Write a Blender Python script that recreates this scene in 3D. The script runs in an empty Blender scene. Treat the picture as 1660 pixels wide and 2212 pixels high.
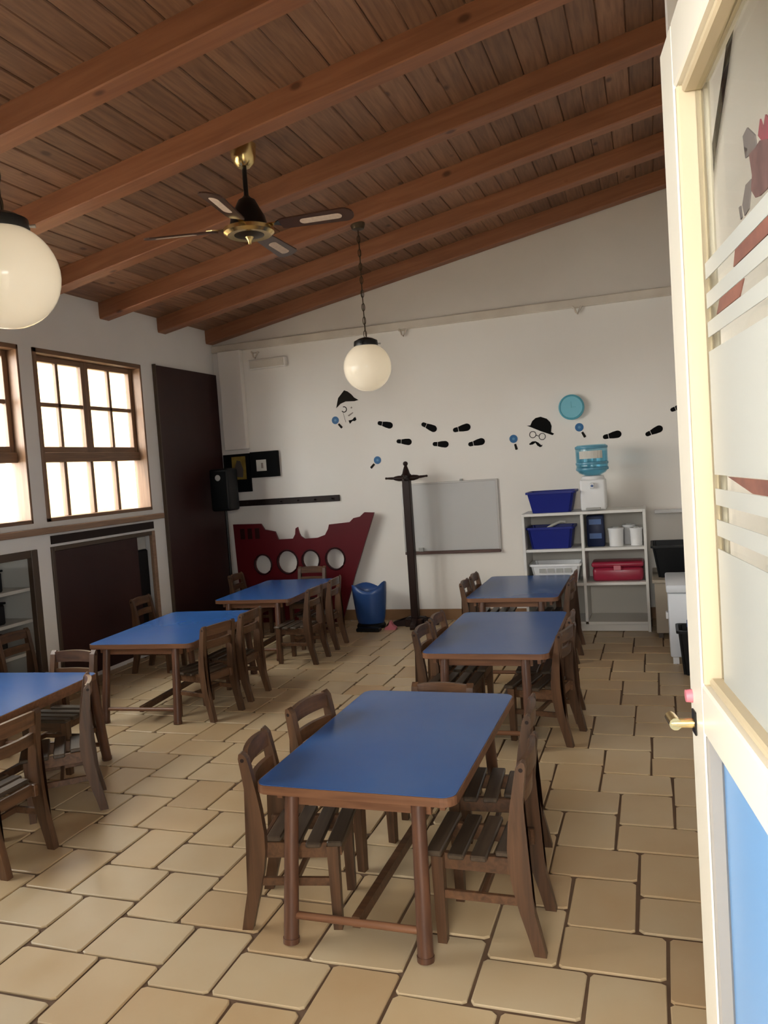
import bpy, bmesh, math, random
from mathutils import Vector, Matrix
random.seed(7)
R = math.radians
C = bpy.context.scene.collection
scene = bpy.context.scene

# ------------------------------------------------------------------ camera
cam_d = bpy.data.cameras.new('camera')
cam_d.sensor_fit = 'VERTICAL'
cam_d.sensor_height = 36.0
cam_d.lens = 1717.0 / 2212.0 * 36.0
cam_d.clip_start = 0.02
cam = bpy.data.objects.new('camera', cam_d)
C.objects.link(cam)
YAW, PITCH, ROLL = 0.330878, -0.054429, -0.0690026
fw = Vector((-math.sin(YAW) * math.cos(PITCH), math.cos(YAW) * math.cos(PITCH), math.sin(PITCH)))
r0 = Vector((math.cos(YAW), math.sin(YAW), 0))
u0 = r0.cross(fw)
rt = math.cos(ROLL) * r0 + math.sin(ROLL) * u0
up = -math.sin(ROLL) * r0 + math.cos(ROLL) * u0
m3 = Matrix((rt, up, -fw)).transposed()
cam.matrix_world = Matrix.Translation((0, 0, 1.5)) @ m3.to_4x4()
scene.camera = cam

# ------------------------------------------------------------------ world, light, exposure
w = bpy.data.worlds.new('sky')
scene.world = w
w.use_nodes = True
bg = w.node_tree.nodes['Background']
bg.inputs[0].default_value = (1.0, 0.985, 0.955, 1)
bg.inputs[1].default_value = 8.0

def portal(name, loc, rot, sx, sy):
    l = bpy.data.lights.new(name, 'AREA')
    l.shape = 'RECTANGLE'
    l.size, l.size_y = sx, sy
    l.cycles.is_portal = True
    o = bpy.data.objects.new(name, l)
    C.objects.link(o)
    o.location = loc
    o.rotation_euler = rot
    return o

scene.view_settings.view_transform = 'Standard'
scene.view_settings.look = 'None'
scene.view_settings.gamma = 1.0
scene.view_settings.use_curve_mapping = False
scene.view_settings.exposure = 1.6

# ------------------------------------------------------------------ materials
MATS = {}

def mat(name, col, rough=0.6, metal=0.0, spec=0.5, noise=None, var=0.0, bump=None, coat=0.0):
    """principled; noise=(scale, colour2, stretch) ; var = per-object brightness variation"""
    m = bpy.data.materials.new(name)
    m.use_nodes = True
    nt = m.node_tree
    b = nt.nodes['Principled BSDF']
    b.inputs['Base Color'].default_value = (*col, 1)
    b.inputs['Roughness'].default_value = rough
    b.inputs['Metallic'].default_value = metal
    b.inputs['Specular IOR Level'].default_value = spec
    b.inputs['Coat Weight'].default_value = coat
    out = None
    if noise or bump:
        tc = nt.nodes.new('ShaderNodeTexCoord')
        mp = nt.nodes.new('ShaderNodeMapping')
        nt.links.new(tc.outputs['Object'], mp.inputs[0])
        n = nt.nodes.new('ShaderNodeTexNoise')
        nt.links.new(mp.outputs[0], n.inputs['Vector'])
        n.inputs['Detail'].default_value = 5
    if noise:
        sc, c2, st = noise
        mp.inputs['Scale'].default_value = st
        n.inputs['Scale'].default_value = sc
        mx = nt.nodes.new('ShaderNodeMix')
        mx.data_type = 'RGBA'
        rp = nt.nodes.new('ShaderNodeMapRange')
        rp.inputs[1].default_value = 0.32
        rp.inputs[2].default_value = 0.68
        nt.links.new(n.outputs[0], rp.inputs[0])
        nt.links.new(rp.outputs[0], mx.inputs[0])
        mx.inputs[6].default_value = (*col, 1)
        mx.inputs[7].default_value = (*c2, 1)
        out = mx.outputs[2]
    if var:
        oi = nt.nodes.new('ShaderNodeObjectInfo')
        hs = nt.nodes.new('ShaderNodeHueSaturation')
        mr = nt.nodes.new('ShaderNodeMapRange')
        mr.inputs[3].default_value = 1 - var
        mr.inputs[4].default_value = 1 + var
        nt.links.new(oi.outputs['Random'], mr.inputs[0])
        nt.links.new(mr.outputs[0], hs.inputs['Value'])
        if out:
            nt.links.new(out, hs.inputs['Color'])
        else:
            hs.inputs['Color'].default_value = (*col, 1)
        out = hs.outputs[0]
    if out:
        nt.links.new(out, b.inputs['Base Color'])
    if bump:
        bp = nt.nodes.new('ShaderNodeBump')
        bp.inputs['Strength'].default_value = bump
        bp.inputs['Distance'].default_value = 0.01
        nt.links.new(n.outputs[0], bp.inputs['Height'])
        nt.links.new(bp.outputs[0], b.inputs['Normal'])
    MATS[name] = m
    return m

def wood(name, c1, c2, axis, rough=0.5, var=0.12, knots=False, spec=0.5, scale=9.0):
    """streaky grain along one local axis, optional knots"""
    m = bpy.data.materials.new(name)
    m.use_nodes = True
    nt = m.node_tree
    b = nt.nodes['Principled BSDF']
    b.inputs['Roughness'].default_value = rough
    b.inputs['Specular IOR Level'].default_value = spec
    tc = nt.nodes.new('ShaderNodeTexCoord')
    oi = nt.nodes.new('ShaderNodeObjectInfo')
    ad = nt.nodes.new('ShaderNodeVectorMath')
    ad.operation = 'ADD'
    sc = nt.nodes.new('ShaderNodeVectorMath')
    sc.operation = 'SCALE'
    sc.inputs[0].default_value = (17.3, 11.9, 7.7)
    nt.links.new(oi.outputs['Random'], sc.inputs['Scale'])
    nt.links.new(tc.outputs['Object'], ad.inputs[0])
    nt.links.new(sc.outputs[0], ad.inputs[1])
    mp = nt.nodes.new('ShaderNodeMapping')
    s = [5.0, 5.0, 5.0]
    s[axis] = 0.35
    mp.inputs['Scale'].default_value = s
    nt.links.new(ad.outputs[0], mp.inputs[0])
    n = nt.nodes.new('ShaderNodeTexNoise')
    n.inputs['Scale'].default_value = scale
    n.inputs['Detail'].default_value = 6
    n.inputs['Distortion'].default_value = 0.6
    nt.links.new(mp.outputs[0], n.inputs['Vector'])
    rp = nt.nodes.new('ShaderNodeValToRGB')
    rp.color_ramp.elements[0].position = 0.3
    rp.color_ramp.elements[0].color = (*c2, 1)
    rp.color_ramp.elements[1].position = 0.7
    rp.color_ramp.elements[1].color = (*c1, 1)
    nt.links.new(n.outputs[0], rp.inputs[0])
    col = rp.outputs[0]
    if knots:
        vo = nt.nodes.new('ShaderNodeTexVoronoi')
        mk = nt.nodes.new('ShaderNodeMapping')
        ks = [1.0, 1.0, 1.0]
        ks[axis] = 0.6
        mk.inputs['Scale'].default_value = ks
        nt.links.new(ad.outputs[0], mk.inputs[0])
        nt.links.new(mk.outputs[0], vo.inputs['Vector'])
        vo.inputs['Scale'].default_value = 4.2
        kr = nt.nodes.new('ShaderNodeMapRange')
        kr.inputs[1].default_value = 0.05
        kr.inputs[2].default_value = 0.11
        kr.inputs[3].default_value = 0.8
        kr.inputs[4].default_value = 0.0
        nt.links.new(vo.outputs['Distance'], kr.inputs[0])
        mx = nt.nodes.new('ShaderNodeMix')
        mx.data_type = 'RGBA'
        nt.links.new(kr.outputs[0], mx.inputs[0])
        nt.links.new(col, mx.inputs[6])
        mx.inputs[7].default_value = (c2[0] * 0.3, c2[1] * 0.25, c2[2] * 0.25, 1)
        col = mx.outputs[2]
    hs = nt.nodes.new('ShaderNodeHueSaturation')
    mr = nt.nodes.new('ShaderNodeMapRange')
    mr.inputs[3].default_value = 1 - var
    mr.inputs[4].default_value = 1 + var
    nt.links.new(oi.outputs['Random'], mr.inputs[0])
    nt.links.new(mr.outputs[0], hs.inputs['Value'])
    nt.links.new(col, hs.inputs['Color'])
    nt.links.new(hs.outputs[0], b.inputs['Base Color'])
    MATS[name] = m
    return m

def glass_mat(name, tint, gloss=0.6, rough=0.02):
    m = bpy.data.materials.new(name)
    m.use_nodes = True
    nt = m.node_tree
    nt.nodes.clear()
    o = nt.nodes.new('ShaderNodeOutputMaterial')
    t = nt.nodes.new('ShaderNodeBsdfTransparent')
    t.inputs[0].default_value = (*tint, 1)
    g = nt.nodes.new('ShaderNodeBsdfGlossy')
    g.inputs['Roughness'].default_value = rough
    mx = nt.nodes.new('ShaderNodeMixShader')
    lw = nt.nodes.new('ShaderNodeLayerWeight')
    pw = nt.nodes.new('ShaderNodeMath')
    pw.operation = 'POWER'
    pw.inputs[1].default_value = 4.0
    nt.links.new(lw.outputs['Facing'], pw.inputs[0])
    fr = nt.nodes.new('ShaderNodeMapRange')
    fr.inputs[3].default_value = 0.03
    fr.inputs[4].default_value = gloss
    nt.links.new(pw.outputs[0], fr.inputs[0])
    nt.links.new(fr.outputs[0], mx.inputs[0])
    nt.links.new(t.outputs[0], mx.inputs[1])
    nt.links.new(g.outputs[0], mx.inputs[2])
    nt.links.new(mx.outputs[0], o.inputs[0])
    MATS[name] = m
    return m

def opal_mat(name, col, trans=0.45, rough=0.12, glow=0.0):
    """milky glass or frosted film: diffuse + translucent + a gloss coat"""
    m = bpy.data.materials.new(name)
    m.use_nodes = True
    nt = m.node_tree
    nt.nodes.clear()
    o = nt.nodes.new('ShaderNodeOutputMaterial')
    d = nt.nodes.new('ShaderNodeBsdfDiffuse')
    d.inputs[0].default_value = (*col, 1)
    t = nt.nodes.new('ShaderNodeBsdfTranslucent')
    t.inputs[0].default_value = (*col, 1)
    mx = nt.nodes.new('ShaderNodeMixShader')
    mx.inputs[0].default_value = trans
    nt.links.new(d.outputs[0], mx.inputs[1])
    nt.links.new(t.outputs[0], mx.inputs[2])
    g = nt.nodes.new('ShaderNodeBsdfGlossy')
    g.inputs['Roughness'].default_value = rough
    fr = nt.nodes.new('ShaderNodeFresnel')
    fr.inputs[0].default_value = 1.4
    m2 = nt.nodes.new('ShaderNodeMixShader')
    nt.links.new(fr.outputs[0], m2.inputs[0])
    nt.links.new(mx.outputs[0], m2.inputs[1])
    nt.links.new(g.outputs[0], m2.inputs[2])
    if glow:
        em = nt.nodes.new('ShaderNodeEmission')
        em.inputs[0].default_value = (1.0, 0.82, 0.56, 1)
        em.inputs[1].default_value = glow
        ads = nt.nodes.new('ShaderNodeAddShader')
        nt.links.new(m2.outputs[0], ads.inputs[0])
        nt.links.new(em.outputs[0], ads.inputs[1])
        nt.links.new(ads.outputs[0], o.inputs[0])
    else:
        nt.links.new(m2.outputs[0], o.inputs[0])
    MATS[name] = m
    return m

def tile_mat():
    m = bpy.data.materials.new('glazed_tile')
    m.use_nodes = True
    nt = m.node_tree
    b = nt.nodes['Principled BSDF']
    oi = nt.nodes.new('ShaderNodeObjectInfo')
    ge = nt.nodes.new('ShaderNodeNewGeometry')
    ad = nt.nodes.new('ShaderNodeMath')
    ad.operation = 'ADD'
    nt.links.new(oi.outputs['Random'], ad.inputs[0])
    nt.links.new(ge.outputs['Random Per Island'], ad.inputs[1])
    fr = nt.nodes.new('ShaderNodeMath')
    fr.operation = 'FRACT'
    nt.links.new(ad.outputs[0], fr.inputs[0])
    rp = nt.nodes.new('ShaderNodeValToRGB')
    e = rp.color_ramp.elements
    e[0].position = 0.0
    e[0].color = (0.47, 0.335, 0.19, 1)
    e[1].position = 1.0
    e[1].color = (0.555, 0.43, 0.265, 1)
    x = e.new(0.35); x.color = (0.555, 0.42, 0.25, 1)
    x = e.new(0.7); x.color = (0.525, 0.415, 0.265, 1)
    nt.links.new(fr.outputs[0], rp.inputs[0])
    n = nt.nodes.new('ShaderNodeTexNoise')
    nt.links.new(ge.outputs['Position'], n.inputs['Vector'])
    n.inputs['Scale'].default_value = 3.5
    n.inputs['Detail'].default_value = 4
    mx = nt.nodes.new('ShaderNodeMix')
    mx.data_type = 'RGBA'
    mx.blend_type = 'MULTIPLY'
    mr = nt.nodes.new('ShaderNodeMapRange')
    mr.inputs[1].default_value = 0.35
    mr.inputs[2].default_value = 0.7
    mr.inputs[3].default_value = 0.0
    mr.inputs[4].default_value = 0.35
    nt.links.new(n.outputs[0], mr.inputs[0])
    nt.links.new(mr.outputs[0], mx.inputs[0])
    nt.links.new(rp.outputs[0], mx.inputs[6])
    mx.inputs[7].default_value = (0.82, 0.66, 0.47, 1)
    nt.links.new(mx.outputs[2], b.inputs['Base Color'])
    b.inputs['Roughness'].default_value = 0.38
    b.inputs['Specular IOR Level'].default_value = 0.45
    MATS['tile'] = m
tile_mat()

mat('plaster', (0.88, 0.85, 0.80), 0.85, noise=(1.2, (0.86, 0.82, 0.76), (1, 1, 1)), bump=0.03)
mat('plaster_left', (0.86, 0.845, 0.83), 0.85, noise=(1.5, (0.82, 0.80, 0.78), (1, 1, 1)))
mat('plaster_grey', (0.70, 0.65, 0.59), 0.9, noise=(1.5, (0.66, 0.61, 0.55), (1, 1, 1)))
mat('trim_cream', (0.74, 0.68, 0.59), 0.75, noise=(3, (0.62, 0.55, 0.46), (1, 1, 1)))
mat('grout', (0.11, 0.062, 0.034), 0.9, noise=(8, (0.15, 0.09, 0.05), (1, 1, 1)))
mat('skirting', (0.30, 0.165, 0.075), 0.5, noise=(6, (0.24, 0.125, 0.055), (1, 1, 1)))
wood('plank_wood', (0.29, 0.15, 0.082), (0.165, 0.08, 0.044), 1, 0.55, 0.22, knots=True)
wood('beam_wood', (0.345, 0.142, 0.066), (0.245, 0.094, 0.043), 0, 0.5, 0.08, knots=True, scale=5)
wood('chair_wood_z', (0.118, 0.056, 0.026), (0.050, 0.024, 0.012), 2, 0.40, 0.2)
wood('chair_wood_x', (0.145, 0.069, 0.032), (0.060, 0.028, 0.014), 0, 0.38, 0.2)
wood('seat_wood', (0.085, 0.060, 0.039), (0.036, 0.024, 0.016), 0, 0.34, 0.2)
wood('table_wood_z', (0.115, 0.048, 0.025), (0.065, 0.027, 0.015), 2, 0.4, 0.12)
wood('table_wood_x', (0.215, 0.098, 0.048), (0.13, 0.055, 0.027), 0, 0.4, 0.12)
wood('window_wood_z', (0.25, 0.14, 0.078), (0.16, 0.088, 0.048), 2, 0.45, 0.1)
wood('window_wood_y', (0.25, 0.14, 0.078), (0.16, 0.088, 0.048), 1, 0.45, 0.1)
wood('sill_wood', (0.36, 0.23, 0.15), (0.26, 0.16, 0.10), 1, 0.5, 0.05)
mat('dark_panel', (0.034, 0.013, 0.012), 0.45, spec=0.3, noise=(2.5, (0.045, 0.019, 0.017), (1, 1, 0.3)))
mat('dark_frame', (0.075, 0.05, 0.032), 0.5)
mat('dark_brown', (0.018, 0.009, 0.007), 0.5, spec=0.25)
mat('stand_wood', (0.028, 0.011, 0.008), 0.42, spec=0.3, noise=(4, (0.018, 0.008, 0.006), (6, 6, 0.6)))
mat('laminate', (0.022, 0.095, 0.32), 0.26, spec=0.5, noise=(2.5, (0.03, 0.11, 0.33), (1, 1, 1)))
mat('door_cream', (0.71, 0.675, 0.58), 0.35, noise=(2, (0.68, 0.64, 0.54), (1, 1, 1)))
mat('door_bead', (0.46, 0.38, 0.25), 0.5)
mat('door_shadow_bead', (0.24, 0.225, 0.205), 0.5)  # bead grey with the shade of the unlit lower recess put in
mat('reflection_brown', (0.20, 0.085, 0.062), 0.5, spec=0.2, noise=(25, (0.11, 0.05, 0.042), (1, 1, 1)))  # colour of the reddish reflections in the clear door stripes
mat('door_blue', (0.145, 0.31, 0.57), 0.35, noise=(2, (0.17, 0.34, 0.60), (1, 1, 1)))
mat('black_plastic', (0.0045, 0.005, 0.006), 0.45, spec=0.25)
mat('black_matte', (0.004, 0.0045, 0.005), 0.75, spec=0.15)
mat('black_metal', (0.012, 0.011, 0.010), 0.35, metal=0.3)
mat('brass', (0.78, 0.60, 0.28), 0.22, metal=1.0)
mat('bronze', (0.07, 0.048, 0.028), 0.4, metal=0.8)
mat('fan_blade', (0.065, 0.028, 0.018), 0.35)
mat('cane', (0.72, 0.58, 0.47), 0.6, noise=(60, (0.62, 0.48, 0.38), (1, 1, 1)))
mat('blade_edge', (0.35, 0.18, 0.12), 0.4)
mat('white_plastic', (0.78, 0.78, 0.78), 0.4)
mat('shelf_white', (0.72, 0.70, 0.66), 0.45)
mat('shelf_back', (0.55, 0.52, 0.46), 0.6)
mat('bin_blue', (0.008, 0.016, 0.19), 0.4, spec=0.3)
mat('navy', (0.005, 0.012, 0.05), 0.4, spec=0.3)
mat('navy_light', (0.03, 0.09, 0.26), 0.35)
mat('red_plastic', (0.30, 0.018, 0.045), 0.3)
mat('pink', (0.55, 0.16, 0.20), 0.5)
mat('ship_red', (0.115, 0.005, 0.010), 0.42, spec=0.25, noise=(2, (0.095, 0.004, 0.008), (1, 1, 1)))
mat('ship_dark', (0.028, 0.004, 0.005), 0.5, spec=0.2)
mat('bag_blue', (0.025, 0.075, 0.24), 0.32)
mat('board_white', (0.60, 0.60, 0.59), 0.22)
mat('alu', (0.50, 0.48, 0.46), 0.4, metal=0.6)
mat('tray_brown', (0.11, 0.06, 0.05), 0.5)
mat('sticker_black', (0.003, 0.003, 0.003), 0.7, spec=0.1)
mat('sticker_dark', (0.016, 0.013, 0.010), 0.7, spec=0.1)
mat('sticker_grey', (0.25, 0.21, 0.18), 0.6)
mat('sticker_blue', (0.012, 0.12, 0.30), 0.5)
mat('sticker_sky', (0.08, 0.25, 0.45), 0.5)
mat('clock_teal', (0.11, 0.40, 0.50), 0.4)
mat('clock_face', (0.16, 0.49, 0.60), 0.35)
mat('yellow_print', (0.32, 0.24, 0.05), 0.5, noise=(14, (0.19, 0.12, 0.02), (1, 1, 1)))
mat('bottle_rib', (0.10, 0.30, 0.42), 0.25)
mat('paper', (0.62, 0.60, 0.54), 0.6)
mat('grey_plastic', (0.38, 0.38, 0.36), 0.5)
mat('cabinet_beige', (0.40, 0.34, 0.26), 0.5)
mat('freezer_white', (0.68, 0.71, 0.76), 0.35)
mat('niche_white', (0.52, 0.52, 0.49), 0.6)
mat('outdoor_ground', (0.55, 0.47, 0.37), 0.9, noise=(2, (0.48, 0.41, 0.32), (1, 1, 1)))
mat('outdoor_pale', (0.42, 0.39, 0.35), 0.85, noise=(2, (0.38, 0.355, 0.32), (1, 1, 1)))
mat('outdoor_wall', (0.50, 0.37, 0.20), 0.85, noise=(2, (0.47, 0.345, 0.185), (1, 1, 1)))
mat('flower_red', (0.19, 0.035, 0.05), 0.5, spec=0.2, noise=(30, (0.12, 0.05, 0.05), (1, 1, 1)))
mat('flower_dark', (0.13, 0.075, 0.068), 0.5, spec=0.2, noise=(25, (0.045, 0.028, 0.028), (1, 1, 1)))
mat('leaf_grey', (0.10, 0.088, 0.08), 0.5, spec=0.2)
mat('steel', (0.5, 0.5, 0.5), 0.3, metal=0.9)
glass_mat('window_glass', (0.97, 0.98, 0.97))
glass_mat('door_glass', (0.95, 0.95, 0.92), gloss=0.18)
glass_mat('bottle_glass', (0.55, 0.80, 0.90), rough=0.05)
glass_mat('water', (0.70, 0.88, 0.94), rough=0.02)
opal_mat('opal', (0.95, 0.90, 0.80), 0.4, glow=0.07)
opal_mat('frosted', (0.70, 0.72, 0.68), 0.5, 0.3)

# ------------------------------------------------------------------ mesh helpers
def new_obj(name, me, parent=None, loc=None, rot=None):
    o = bpy.data.objects.new(name, me)
    C.objects.link(o)
    if parent is not None:
        o.parent = parent
    if loc is not None:
        o.location = loc
    if rot is not None:
        o.rotation_euler = rot
    return o

def finish(bm, name, m, smooth=False):
    bmesh.ops.recalc_face_normals(bm, faces=bm.faces)
    me = bpy.data.meshes.new(name)
    bm.to_mesh(me)
    bm.free()
    if m:
        me.materials.append(MATS[m])
    if smooth:
        for p in me.polygons:
            p.use_smooth = True
        try:
            me.set_sharp_from_angle(angle=R(40))
        except Exception:
            pass
    return me

def bm_box(bm, x0, x1, y0, y1, z0, z1, bev=0.0, seg=1, mtx=None):
    vs = [bm.verts.new((x, y, z)) for x in (x0, x1) for y in (y0, y1) for z in (z0, z1)]
    fs = [(0, 1, 3, 2), (4, 6, 7, 5), (0, 4, 5, 1), (2, 3, 7, 6), (0, 2, 6, 4), (1, 5, 7, 3)]
    faces = [bm.faces.new([vs[i] for i in f]) for f in fs]
    if bev:
        es = list({e for f in faces for e in f.edges})
        r = bmesh.ops.bevel(bm, geom=es, offset=bev, segments=seg, affect='EDGES', profile=0.5)
        vs = list({v for f in r['faces'] for v in f.verts} | {v for v in vs if v.is_valid})
    if mtx is not None:
        bmesh.ops.transform(bm, matrix=mtx, verts=[v for v in vs if v.is_valid])
    return vs

def box_me(name, m, x0, x1, y0, y1, z0, z1, bev=0.0, seg=1):
    bm = bmesh.new()
    bm_box(bm, x0, x1, y0, y1, z0, z1, bev, seg)
    return finish(bm, name, m, seg > 1)

def box(name, m, x0, x1, y0, y1, z0, z1, parent=None, bev=0.0, seg=1):
    """world-space box; the object's origin sits at its base centre"""
    c = Vector(((x0 + x1) / 2, (y0 + y1) / 2, z0))
    me = box_me(name, m, x0 - c.x, x1 - c.x, y0 - c.y, y1 - c.y, 0, z1 - z0, bev, seg)
    o = new_obj(name, me)
    o.location = c
    if parent is not None:
        o.parent = parent
        o.matrix_parent_inverse = Matrix.Translation(parent.location).inverted() if tuple(parent.rotation_euler) == (0, 0, 0) else parent.matrix_basis.inverted()
    return o

def bm_cyl(bm, p0, p1, r0_, r1_, n=12, caps=True):
    p0, p1 = Vector(p0), Vector(p1)
    d = (p1 - p0).normalized()
    a = Vector((0, 0, 1)) if abs(d.z) < 0.9 else Vector((1, 0, 0))
    ux = d.cross(a).normalized()
    uy = d.cross(ux)
    c0 = [bm.verts.new(p0 + r0_ * (math.cos(2 * math.pi * i / n) * ux + math.sin(2 * math.pi * i / n) * uy)) for i in range(n)]
    c1 = [bm.verts.new(p1 + r1_ * (math.cos(2 * math.pi * i / n) * ux + math.sin(2 * math.pi * i / n) * uy)) for i in range(n)]
    for i in range(n):
        j = (i + 1) % n
        bm.faces.new((c0[i], c0[j], c1[j], c1[i]))
    if caps:
        bm.faces.new(c0)
        bm.faces.new(c1)

def bm_lathe(bm, prof, n=24, centre=(0, 0, 0), close_top=True, close_bot=True):
    cx, cy, cz = centre
    rings = []
    for (r_, z) in prof:
        if r_ < 1e-5:
            rings.append([bm.verts.new((cx, cy, cz + z))])
        else:
            rings.append([bm.verts.new((cx + r_ * math.cos(2 * math.pi * i / n), cy + r_ * math.sin(2 * math.pi * i / n), cz + z)) for i in range(n)])
    for a, b in zip(rings, rings[1:]):
        for i in range(n):
            j = (i + 1) % n
            if len(a) == 1 and len(b) > 1:
                bm.faces.new((a[0], b[i], b[j]))
            elif len(b) == 1 and len(a) > 1:
                bm.faces.new((a[i], a[j], b[0]))
            elif len(a) > 1:
                bm.faces.new((a[i], a[j], b[j], b[i]))
    if close_bot and len(rings[0]) > 1:
        bm.faces.new(rings[0])
    if close_top and len(rings[-1]) > 1:
        bm.faces.new(rings[-1])

def lathe_me(name, m, prof, n=24, **k):
    bm = bmesh.new()
    bm_lathe(bm, prof, n, **k)
    return finish(bm, name, m, True)

def bm_prism(bm, pts, axis, a, b):
    """extrude a 2-D outline; axis 'y': pts=(x,z); 'x': pts=(y,z); 'z': pts=(x,y)"""
    def P(p, t):
        if axis == 'y':
            return (p[0], t, p[1])
        if axis == 'x':
            return (t, p[0], p[1])
        return (p[0], p[1], t)
    v0 = [bm.verts.new(P(p, a)) for p in pts]
    v1 = [bm.verts.new(P(p, b)) for p in pts]
    n = len(pts)
    f = [bm.faces.new(v0), bm.faces.new(v1)]
    for i in range(n):
        j = (i + 1) % n
        bm.faces.new((v0[i], v0[j], v1[j], v1[i]))
    bmesh.ops.triangulate(bm, faces=[x for x in f if len(x.verts) > 4])

def prism_me(name, m, pts, axis, a, b, smooth=False):
    bm = bmesh.new()
    bm_prism(bm, pts, axis, a, b)
    return finish(bm, name, m, smooth)

def tube_me(name, m, pts, r_, n=8, closed=False):
    bm = bmesh.new()
    pts = [Vector(p) for p in pts]
    rings = []
    N = len(pts)
    for i, p in enumerate(pts):
        if closed:
            d = pts[(i + 1) % N] - pts[i - 1]
        else:
            d = pts[min(i + 1, N - 1)] - pts[max(i - 1, 0)]
        d.normalize()
        a = Vector((0, 0, 1)) if abs(d.z) < 0.85 else Vector((1, 0, 0))
        ux = d.cross(a).normalized()
        uy = d.cross(ux)
        rings.append([bm.verts.new(p + r_ * (math.cos(2 * math.pi * k / n) * ux + math.sin(2 * math.pi * k / n) * uy)) for k in range(n)])
    m_ = N if closed else N - 1
    for i in range(m_):
        a, b = rings[i], rings[(i + 1) % N]
        for k in range(n):
            j = (k + 1) % n
            bm.faces.new((a[k], a[j], b[j], b[k]))
    if not closed:
        bm.faces.new(rings[0])
        bm.faces.new(rings[-1])
    return finish(bm, name, m, True)

def tag(o, label, cat, group=None):
    o['label'] = label
    o['category'] = cat
    if group:
        o['group'] = group
    return o

def struct(o):
    o['kind'] = 'structure'
    return o

def empty(name, loc, rz=0.0):
    o = bpy.data.objects.new(name, None)
    o.empty_display_size = 0.1
    C.objects.link(o)
    o.location = loc
    o.rotation_euler = (0, 0, rz)
    return o

def dup(root, loc, rz, label=None, group=None, scale=None):
    r_ = root.copy()
    C.objects.link(r_)
    r_.location = loc
    r_.rotation_euler = (0, 0, rz)
    if scale:
        r_.scale = scale
    if label:
        r_['label'] = label
    if group:
        r_['group'] = group
    for ch in list(root.children):
        c = ch.copy()
        C.objects.link(c)
        c.parent = r_
        for g in list(ch.children):
            d = g.copy()
            C.objects.link(d)
            d.parent = c
    return r_

# ------------------------------------------------------------------ room shell
XL, XR, YB, YF = -4.316, 0.80, 7.40, 0.38       # inner faces
SL = 0.1805                                     # roof slope (rises with x)
def zbeam(x): return 2.905 + SL * (x + 4.316)   # underside of the beams
def zceil(x): return zbeam(x) + 0.135           # underside of the boards

def wall_with_holes(name, m, axis, face, depth, a0, a1, z0, ztop, holes):
    """axis 'x': wall in the plane x=face running along y; ztop(a) gives its height"""
    aa = sorted({a0, a1, *[h[0] for h in holes], *[h[1] for h in holes]})
    zz = sorted({z0, *[h[2] for h in holes], *[h[3] for h in holes]})
    bm = bmesh.new()
    for i in range(len(aa) - 1):
        l, r_ = aa[i], aa[i + 1]
        for j in range(len(zz)):
            lo = zz[j]
            hi = zz[j + 1] if j + 1 < len(zz) else None
            mid = (lo + (hi if hi else lo + 0.1)) / 2
            if any(h[0] <= (l + r_) / 2 <= h[1] and h[2] <= mid <= h[3] for h in holes):
                continue
            if axis == 'x':
                bm_box(bm, min(face, face + depth), max(face, face + depth), l, r_, lo, hi if hi else ztop(l))
            else:
                vs = bm_box(bm, l, r_, min(face, face + depth), max(face, face + depth), lo, hi if hi else ztop(l))
                if not hi:
                    for v in vs:
                        if v.co.z > lo + 1e-4:
                            v.co.z = ztop(v.co.x)
    return struct(new_obj(name, finish(bm, name, m)))

WIN = [(4.803, 6.115), (3.346, 4.658), (1.889, 3.201), (0.5, 1.744)]
ZW0, ZW1 = 1.275, 2.575
holes = [(a, b, ZW0, ZW1) for a, b in WIN] + [(4.81, 6.117, 0.03, 1.085), (3.346, 4.665, 0.03, 1.085)]
wall_left = wall_with_holes('wall_left', 'plaster_left', 'x', XL, -0.20, YF - 0.18, YB + 0.15, -0.05, lambda y: zceil(XL) + 0.03, holes)
wall_back = wall_with_holes('wall_back', 'plaster', 'y', YB, 0.15, XL, XR, -0.05, lambda x: 2.87, [])
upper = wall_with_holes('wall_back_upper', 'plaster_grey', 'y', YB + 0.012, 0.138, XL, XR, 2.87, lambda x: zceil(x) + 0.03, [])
wall_right = wall_with_holes('wall_right', 'plaster', 'x', XR, 0.15, YF - 0.18, YB + 0.15, -0.05, lambda y: zceil(XR) + 0.03, [])
wall_front = wall_with_holes('wall_front', 'plaster', 'y', YF, -0.18, XL, XR, -0.05, lambda x: zceil(x) + 0.03,
                             [(-0.80, 0.17, 0.0, 2.12)])
part = wall_with_holes('wall_partition', 'plaster', 'y', 1.9, 0.12, 0.073, XR, 0.0, lambda x: zceil(x) + 0.03, [])

portal('window_portal_1', (XL - 0.21, 5.46, 1.925), (0, R(-90), 0), 1.3, 1.31)
portal('window_portal_2', (XL - 0.21, 4.0, 1.925), (0, R(-90), 0), 1.3, 1.31)
portal('window_portal_3', (XL - 0.21, 2.545, 1.925), (0, R(-90), 0), 1.3, 1.31)
portal('window_portal_4', (XL - 0.21, 1.12, 1.925), (0, R(-90), 0), 1.3, 1.24)
portal('door_portal', (-0.315, YF - 0.19, 1.06), (R(90), 0, 0), 0.97, 2.12)

# outside
gr = struct(box('ground', 'outdoor_ground', -14, 10, -10, 14, -0.25, -0.06))
ow = struct(box('wall_exterior', 'outdoor_wall', -7.2, XL - 0.2, 6.75, 6.95, -0.06, 3.2))
struct(box('wall_light_blocker', 'outdoor_pale', -6.6, -6.35, 3.3, 6.75, -0.06, 4.2))  # added wall that cuts the sky light reaching the far windows

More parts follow.
